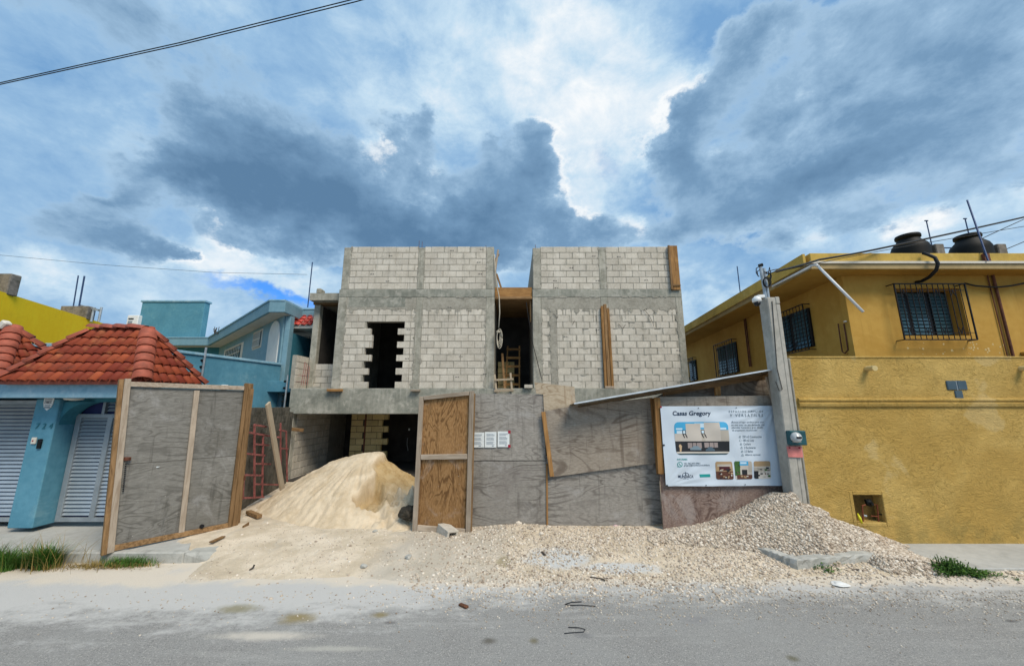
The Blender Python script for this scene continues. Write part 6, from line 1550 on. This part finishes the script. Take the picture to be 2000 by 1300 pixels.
dens = smoothstep(-1.8, .2, x) * smoothstep(ye - .35, ye + .35, y) * (1 - .85 * np.exp(-((x - gz(1150, 1100, .05).x) / .95) ** 2 - ((y - gz(1150, 1100, .05).y) / .16) ** 2)) * np.where((y > FY - .04) | ((x > 4.95) & (y > 5.66)) | ((x > 2.3) & (y > BY + .0)), 0, 1)
dens = dens * (.45 + .55 * smoothstep(-.15, .15, vnoise(x, y, 1.8, 6))) * (1 - .5 * smoothstep(6.5, 8, x)) + .03 * smoothstep(4.75, 5.3, y) * (y < 6.9) * ((x < 5) | (y < 5.6))* smoothstep(-4.2, -2.5, x)
k = rs.rand(n) < dens * .62; x, y = x[k], y[k]
stones('gravel_bank', np.stack([x, y, np.maximum(lot_h(x, y), 0) + .002], -1), .0035 + .016 * rs.rand(len(x)) ** 2.2, label='pale crushed gravel spread along the foot of the hoarding', cat='gravel')
n = 5200; x = rs.uniform(-5.5, 8, n); y = 5.1 - np.abs(rs.normal(0, .35, n)); k = (y > 2.5) & (rs.rand(n) < .15 + .85 * smoothstep(-2.5, .8, x)); x, y = x[k], y[k]
stones('road_grit', np.stack([x, y, np.full(len(x), .004)], -1), rs.uniform(.003, .009, len(x)), label='fine pale grit scattered on the road edge', cat='gravel')
n = 1300; x = rs.uniform(-4.4, -.8, n); y = rs.uniform(5.2, 7.3, n)
stones('rubble', np.stack([x, y, lot_h(x, y) + .001], -1), rs.uniform(.003, .010, n) * (1 + 1.4 * (rs.rand(n) > .96)), label='grey rubble crumbs on the sandy drive', cat='rubble')
# bigger stones one can count
lump_l = [(797, 1097, .05, 'grey lump on the drive left of the hollow block'), (1013, 1036, .055, 'pale stone at the foot of the hoarding, largest one'), (1035, 1045, .045, 'brownish stone beside the largest pale stone'), (1058, 1053, .04, 'flat pale stone below the hoarding seam'), (1283, 1070, .04, 'pale stone under the banner panel'), (775, 1035, .045, 'grey stone near the cloth bag'), (732, 1043, .04, 'small grey stone on the sandy drive'), (710, 1110, .045, 'dark grey clod on the drive edge'), (236, 1115, .05, 'pale stone by the dry grass'), (262, 1113, .035, 'small pale stone right of the dry grass')]
for u, v, r, lb in lump_l:
    p = gz(u, v, .08 if v < 1080 else .02); bm = bmesh.new(); bmesh.ops.create_icosphere(bm, subdivisions=2, radius=r)
    off = V((u, v, 0))
    for q in bm.verts: q.co *= 1 + .5 * noise.noise(q.co * 22 + off); q.co.z *= .65
    me = bpy.data.meshes.new('stone'); bm.to_mesh(me); bm.free(); me.materials.append(M['kerb' if 'grey' in lb else 'gravel'])
    if 'grey' not in lb:
        a_ = me.attributes.new('tone', 'FLOAT', 'POINT'); a_.data.foreach_set('value', np.full(len(me.vertices), .15 if 'brown' in lb else .85, np.float32))
    o = inst('stone', me, None, (p.x, p.y, float(lot_h(np.array([p.x]), np.array([p.y]))[0]) + r * .3), (0, 0, u)); tag(o, lb, 'stone')
# broken kerb at the heap
kA, kB, kC = gz(1474, 1066, .155), gz(1556, 1092, .155), gz(1710, 1080, .155)
kr = thing('broken_kerb', kB, 'broken concrete kerb corner half buried in the gravel heap', 'kerb')
for a, b_, nm in ((kA, kB, 'kerb_stone'), (kB, kC, 'kerb_stone')):
    d_ = (b_ - a).normalized(); nn = V((d_.y, -d_.x, 0)); nn = nn if nn.y < 0 else -nn
    a2 = a - d_ * (0 if a is kA else -.0); mb_ = MB(); N = 14; prof = []
    rr_ = random.Random(3)
    vs = []
    for i in range(N + 1):
        p = a.lerp(b_, i / N); j = lambda s=.008: rr_.uniform(-s, s)
        for (dn, dz_) in ((.0, -.22), (.0 + j(.02), -.06 + j(.02)), (.0 + j(), -.012 + j()), (-.015 + j(), .0 + j()), (-.125 + j(), .0 + j()), (-.14, -.22)):
            vs.append(V((p.x, p.y, p.z)) + nn * dn + V((0, 0, dz_)))
    fs = [(i * 6 + k, i * 6 + (k + 1) % 6, (i + 1) * 6 + (k + 1) % 6, (i + 1) * 6 + k) for i in range(N) for k in range(6)] + [tuple(range(6)), tuple(N * 6 + k for k in reversed(range(6)))]
    mb_.add(vs, fs).build(nm, 'kerb', kr)
# grass
def blades(name, n, cx, cy, sx, sy, z, h0, h1, mat, lean, w=.006, seed=1, tufts=0, **kw):
    rr_ = np.random.RandomState(seed); vs = []; fs = []; tone = []
    tf = [(cx + rr_.uniform(-1.5, 1.5) * sx, cy + rr_.uniform(-1, 1) * sy, rr_.uniform(.45, 1.0), rr_.uniform(-.5, .5)) for _ in range(tufts)]
    for i in range(n):
        x, y = cx + rr_.normal() * sx, cy + rr_.normal() * sy; h = rr_.uniform(h0, h1); a = rr_.rand() * 6.28; ln = rr_.uniform(.15, lean) * h
        if tf:
            q = tf[rr_.randint(len(tf))]; ox_, oy_ = rr_.normal() * .045, rr_.normal() * .03; x, y = q[0] + ox_, q[1] + oy_; h *= q[2]; a = math.atan2(oy_ - .02, ox_) + rr_.normal() * .5; ln = rr_.uniform(.2, lean) * h
        dx_, dy_ = math.cos(a) * ln, math.sin(a) * ln; px_, py_ = -math.sin(a) * w, math.cos(a) * w; b0 = len(vs); tn = rr_.rand()
        for k in range(5):
            f = k / 4; ww_ = (1 - f) ** .7; zz = z + h * (f - .32 * f * f * (ln / h)); vs += [(x + dx_ * f * f - px_ * ww_, y + dy_ * f * f - py_ * ww_, zz), (x + dx_ * f * f + px_ * ww_, y + dy_ * f * f + py_ * ww_, zz)]; tone += [tn * (.5 + .5 * f)] * 2
        fs += [(b0 + 2 * k, b0 + 2 * k + 1, b0 + 2 * k + 3, b0 + 2 * k + 2) for k in range(4)]
    me = bpy.data.meshes.new(name); me.from_pydata(vs, [], fs); me.materials.append(M[mat]); a_ = me.attributes.new('tone', 'FLOAT', 'POINT'); a_.data.foreach_set('value', np.array(tone, np.float32))
    o = bpy.data.objects.new(name, me); COL.objects.link(o); tag(o, kind='stuff', **kw); return o
g0 = gz(45, 1112, 0)
def clumps(n, x0, x1, y0, y1, seed):
    r_ = np.random.RandomState(seed); c = np.stack([r_.uniform(x0, x1, 16), r_.uniform(y0, y1, 16), r_.uniform(.4, 1, 16)], -1); return c
blades('grass_clump', 5200, g0.x - .30, 5.76, .40, .085, -.02, .16, .48, 'grass', 1.0, .006, 1, 34, label='dense green grass clump along the left kerb', cat='grass')
blades('dry_blades', 90, g0.x - .2, 5.75, .42, .085, -.02, .1, .36, 'dry_grass', 1.3, .005, 9, 20, label='straw coloured blades mixed into the green clump at the left kerb', cat='grass')
blades('grass_stalks', 60, g0.x + .35, g0.y + .02, .30, .08, 0, .38, .62, 'dry_grass', .9, .0035, 2, label='tall thin grass stalks above the green clump', cat='grass')
g1 = gz(200, 1109, 0); blades('dry_grass', 500, g1.x, 5.80, .34, .045, -.02, .05, .15, 'dry_grass', 2.2, .005, 3, label='flattened straw coloured dry grass at the kerb foot', cat='grass')
g2_ = gz(250, 1103, 0); blades('kerb_grass', 420, g2_.x, 5.84, .16, .04, 0, .06, .17, 'grass', 1.2, .005, 4, label='short green grass tuft at the corner of the kerb', cat='grass')
def weed(label, u, v, rx, n, h, z=.0, seed=1, yellow=0):
    p = gz(u, v, z); rr_ = random.Random(seed); vs = []; fs = []; tone = []; stems = MB()
    root = thing('weed', p, label, 'plant')
    for i in range(n):
        x = p.x + rr_.gauss(0, rx * .5); y = p.y + rr_.gauss(0, .06); hh_ = h * rr_.uniform(.35, 1) * math.exp(-((x - p.x) / rx) ** 2 * .6); t_ = V((x + rr_.uniform(-.06, .06), y + rr_.uniform(-.05, .04), z + hh_)); stems.tube([V((x, y, z)), t_], .004, 4)
        for k in range(11):
            c_ = V((x, y, z)).lerp(t_, rr_.uniform(.15, 1)) + V((rr_.gauss(0, .03), rr_.gauss(0, .025), rr_.gauss(0, .015))); a = rr_.uniform(0, 6.28); tl_ = rr_.uniform(-.5, .7); L__ = rr_.uniform(.018, .036)
            d_ = V((math.cos(a) * math.cos(tl_), math.sin(a) * math.cos(tl_), math.sin(tl_))); s_ = d_.cross(V((0, 0, 1))).normalized() * L__ * .38; up_ = d_.cross(s_).normalized() * L__ * .1
            b0 = len(vs); vs += [c_ - d_ * L__ * .5, c_ + s_ + up_, c_ + d_ * L__ * .6, c_ - s_ + up_]; fs += [(b0, b0 + 1, b0 + 2, b0 + 3)]; tone += [min(1, rr_.random() * .8 + yellow)] * 4
    stems.build('stem', 'weed', root, kind='stuff')
    me = bpy.data.meshes.new('foliage'); me.from_pydata([tuple(q - p) for q in vs], [], fs); me.materials.append(M['weed']); a_ = me.attributes.new('tone', 'FLOAT', 'POINT'); a_.data.foreach_set('value', np.array(tone, np.float32))
    o = bpy.data.objects.new('foliage', me); COL.objects.link(o); put(o, root, p)
weed('bushy dark green weed at the kerb before the ochre wall', 1853, 1119, .30, 120, .20, .0, 1)
weed('low creeping green weed to the right of the bushy one', 1905, 1122, .28, 60, .08, .0, 2, .2)
weed('small dark green weed at the left end of the broken kerb', 1578, 1106, .12, 34, .12, .0, 3)
weed('leafy green weed in front of the right part of the broken kerb', 1600, 1112, .16, 30, .10, .0, 6, .1)
weed('bright light green weed at the middle of the broken kerb', 1626, 1098, .06, 16, .12, .02, 4, .5)
weed('tiny yellowish weed in the gravel left of the bushy weed', 1778, 1110, .08, 10, .05, .02, 5, .6)
# litter
def lit(name, o, label, cat): tag(o, label, cat); return o
p = gz(905, 1182, .012); o = MB().bar(p + V((-.045, .035, 0)), p + V((.05, -.04, .004)), .045, .02, (0, 0, 1)).build('wood_chip', 'wood_chip', bevel=.004); lit('', o, 'dark red-brown wood chip lying on the road', 'wood chip')
p = gz(1061, 1080, .1); o = MB().bar(p + V((-.02, .06, 0)), p + V((.02, -.06, 0)), .035, .015, (0, 0, 1)).build('wood_chip', 'dark_stick', bevel=.003); lit('', o, 'dark flat stick end on the white cement patch', 'stick')
o = MB().tube([gz(1136, 1174, .008), gz(1116, 1175, .01), gz(1104, 1179, .012), gz(1110, 1181, .01), gz(1135, 1180.5, .012), gz(1163, 1183, .01)], .0042, 6).build('wire_scrap', 'black_iron', smooth=True); lit('', o, 'bent black wire scrap on the road, the upper one', 'wire scrap')
o = MB().tube([gz(1110, 1224, .008), gz(1130, 1224.5, .01), gz(1143, 1228, .012), gz(1140, 1233, .01), gz(1120, 1234, .01), gz(1102, 1236, .008)], .0036, 6).build('wire_scrap', 'black_iron', smooth=True); lit('', o, 'hook shaped black wire scrap on the road, the lower one', 'wire scrap')
o = MB().tube([gz(1152, 1126, .02), gz(1172, 1129, .02), gz(1182, 1133, .015)], .008, 5).build('twig', 'dark_stick'); MB().tube([gz(1174, 1129.5, .02), gz(1188, 1129, .03)], .005, 5).build('branch', 'dark_stick', o); lit('', o, 'dark forked twig at the road edge below the cement patch', 'twig')
o = MB().tube([gz(487, 1113, .03), gz(494, 1108, .05), gz(497, 1102, .08)], .012, 5).build('twig', 'dark_stick'); lit('', o, 'crooked dark twig on the sandy drive at left', 'twig')
o = MB().bar(gz(412, 1058, .17), gz(437, 1047, .17), .06, .02, (0, 0, 1)).build('offcut', 'lumber_brown_x', bevel=.003); lit('', o, 'flat brown timber offcut on the sand before the grey gate leaf', 'plank')
o = MB().bar(gz(485, 999, .2), gz(507, 1008, .2), .09, .06, (0, 0, 1)).build('offcut', 'lumber_brown_x', bevel=.004); lit('', o, 'brown timber offcut at the left foot of the sand heap', 'plank')
o = MB().bar(gz(474, 1030, .15), gz(486, 1022, .17), .015, .06, (0, 0, 1)).build('offcut', 'lumber_brown', bevel=.002); lit('', o, 'thin upright timber splinter near the gate post', 'plank')
o = MB().bar(gz(370, 1027, .22), gz(378, 1026, .22), .05, .02).build('dark_scrap', 'dark_cloth'); lit('', o, 'small dark rag at the bottom rail of the grey gate leaf', 'rag')
for (u, v, mt, lb) in ((1205, 1031, 'pink_plastic', 'crumpled pink plastic scrap at the foot of the hoarding'), (1220, 1029, 'dark_cloth', 'dark rag beside the pink plastic scrap'), (1640, 1142, 'white_plastic', 'torn white plastic scrap on the road edge')):
    p = gz(u, v, .12 if v < 1050 else .0); bm = bmesh.new(); bmesh.ops.create_icosphere(bm, subdivisions=3, radius=.07)
    for q in bm.verts: q.co *= 1 + .8 * noise.noise(q.co * 18 + V((u, 0, 0))); q.co.z = max(q.co.z * (.5 if mt != 'white_plastic' else .22), -.008); q.co.x *= 1.2
    me = bpy.data.meshes.new('scrap'); bm.to_mesh(me); bm.free(); me.materials.append(M[mt]); o = inst('plastic_scrap' if 'plastic' in mt else 'rag', me, None, p + V((0, 0, .012))); tag(o, lb, 'litter')
for i, (u, v) in enumerate(((1650, 1105), (1662, 1111), (1672, 1117))):
    p = gz(u, v, .0); o = MB().bar(p + V((-.05, .01, .02)), p + V((.05, -.01, .03)), .03, .03, (0, 0, 1)).build('clod', 'dark_stick', bevel=.01); tag(o, ['dark clod under the broken kerb, left of three', 'dark clod under the broken kerb, middle of three', 'dark clod under the broken kerb, right of three'][i], 'clod')
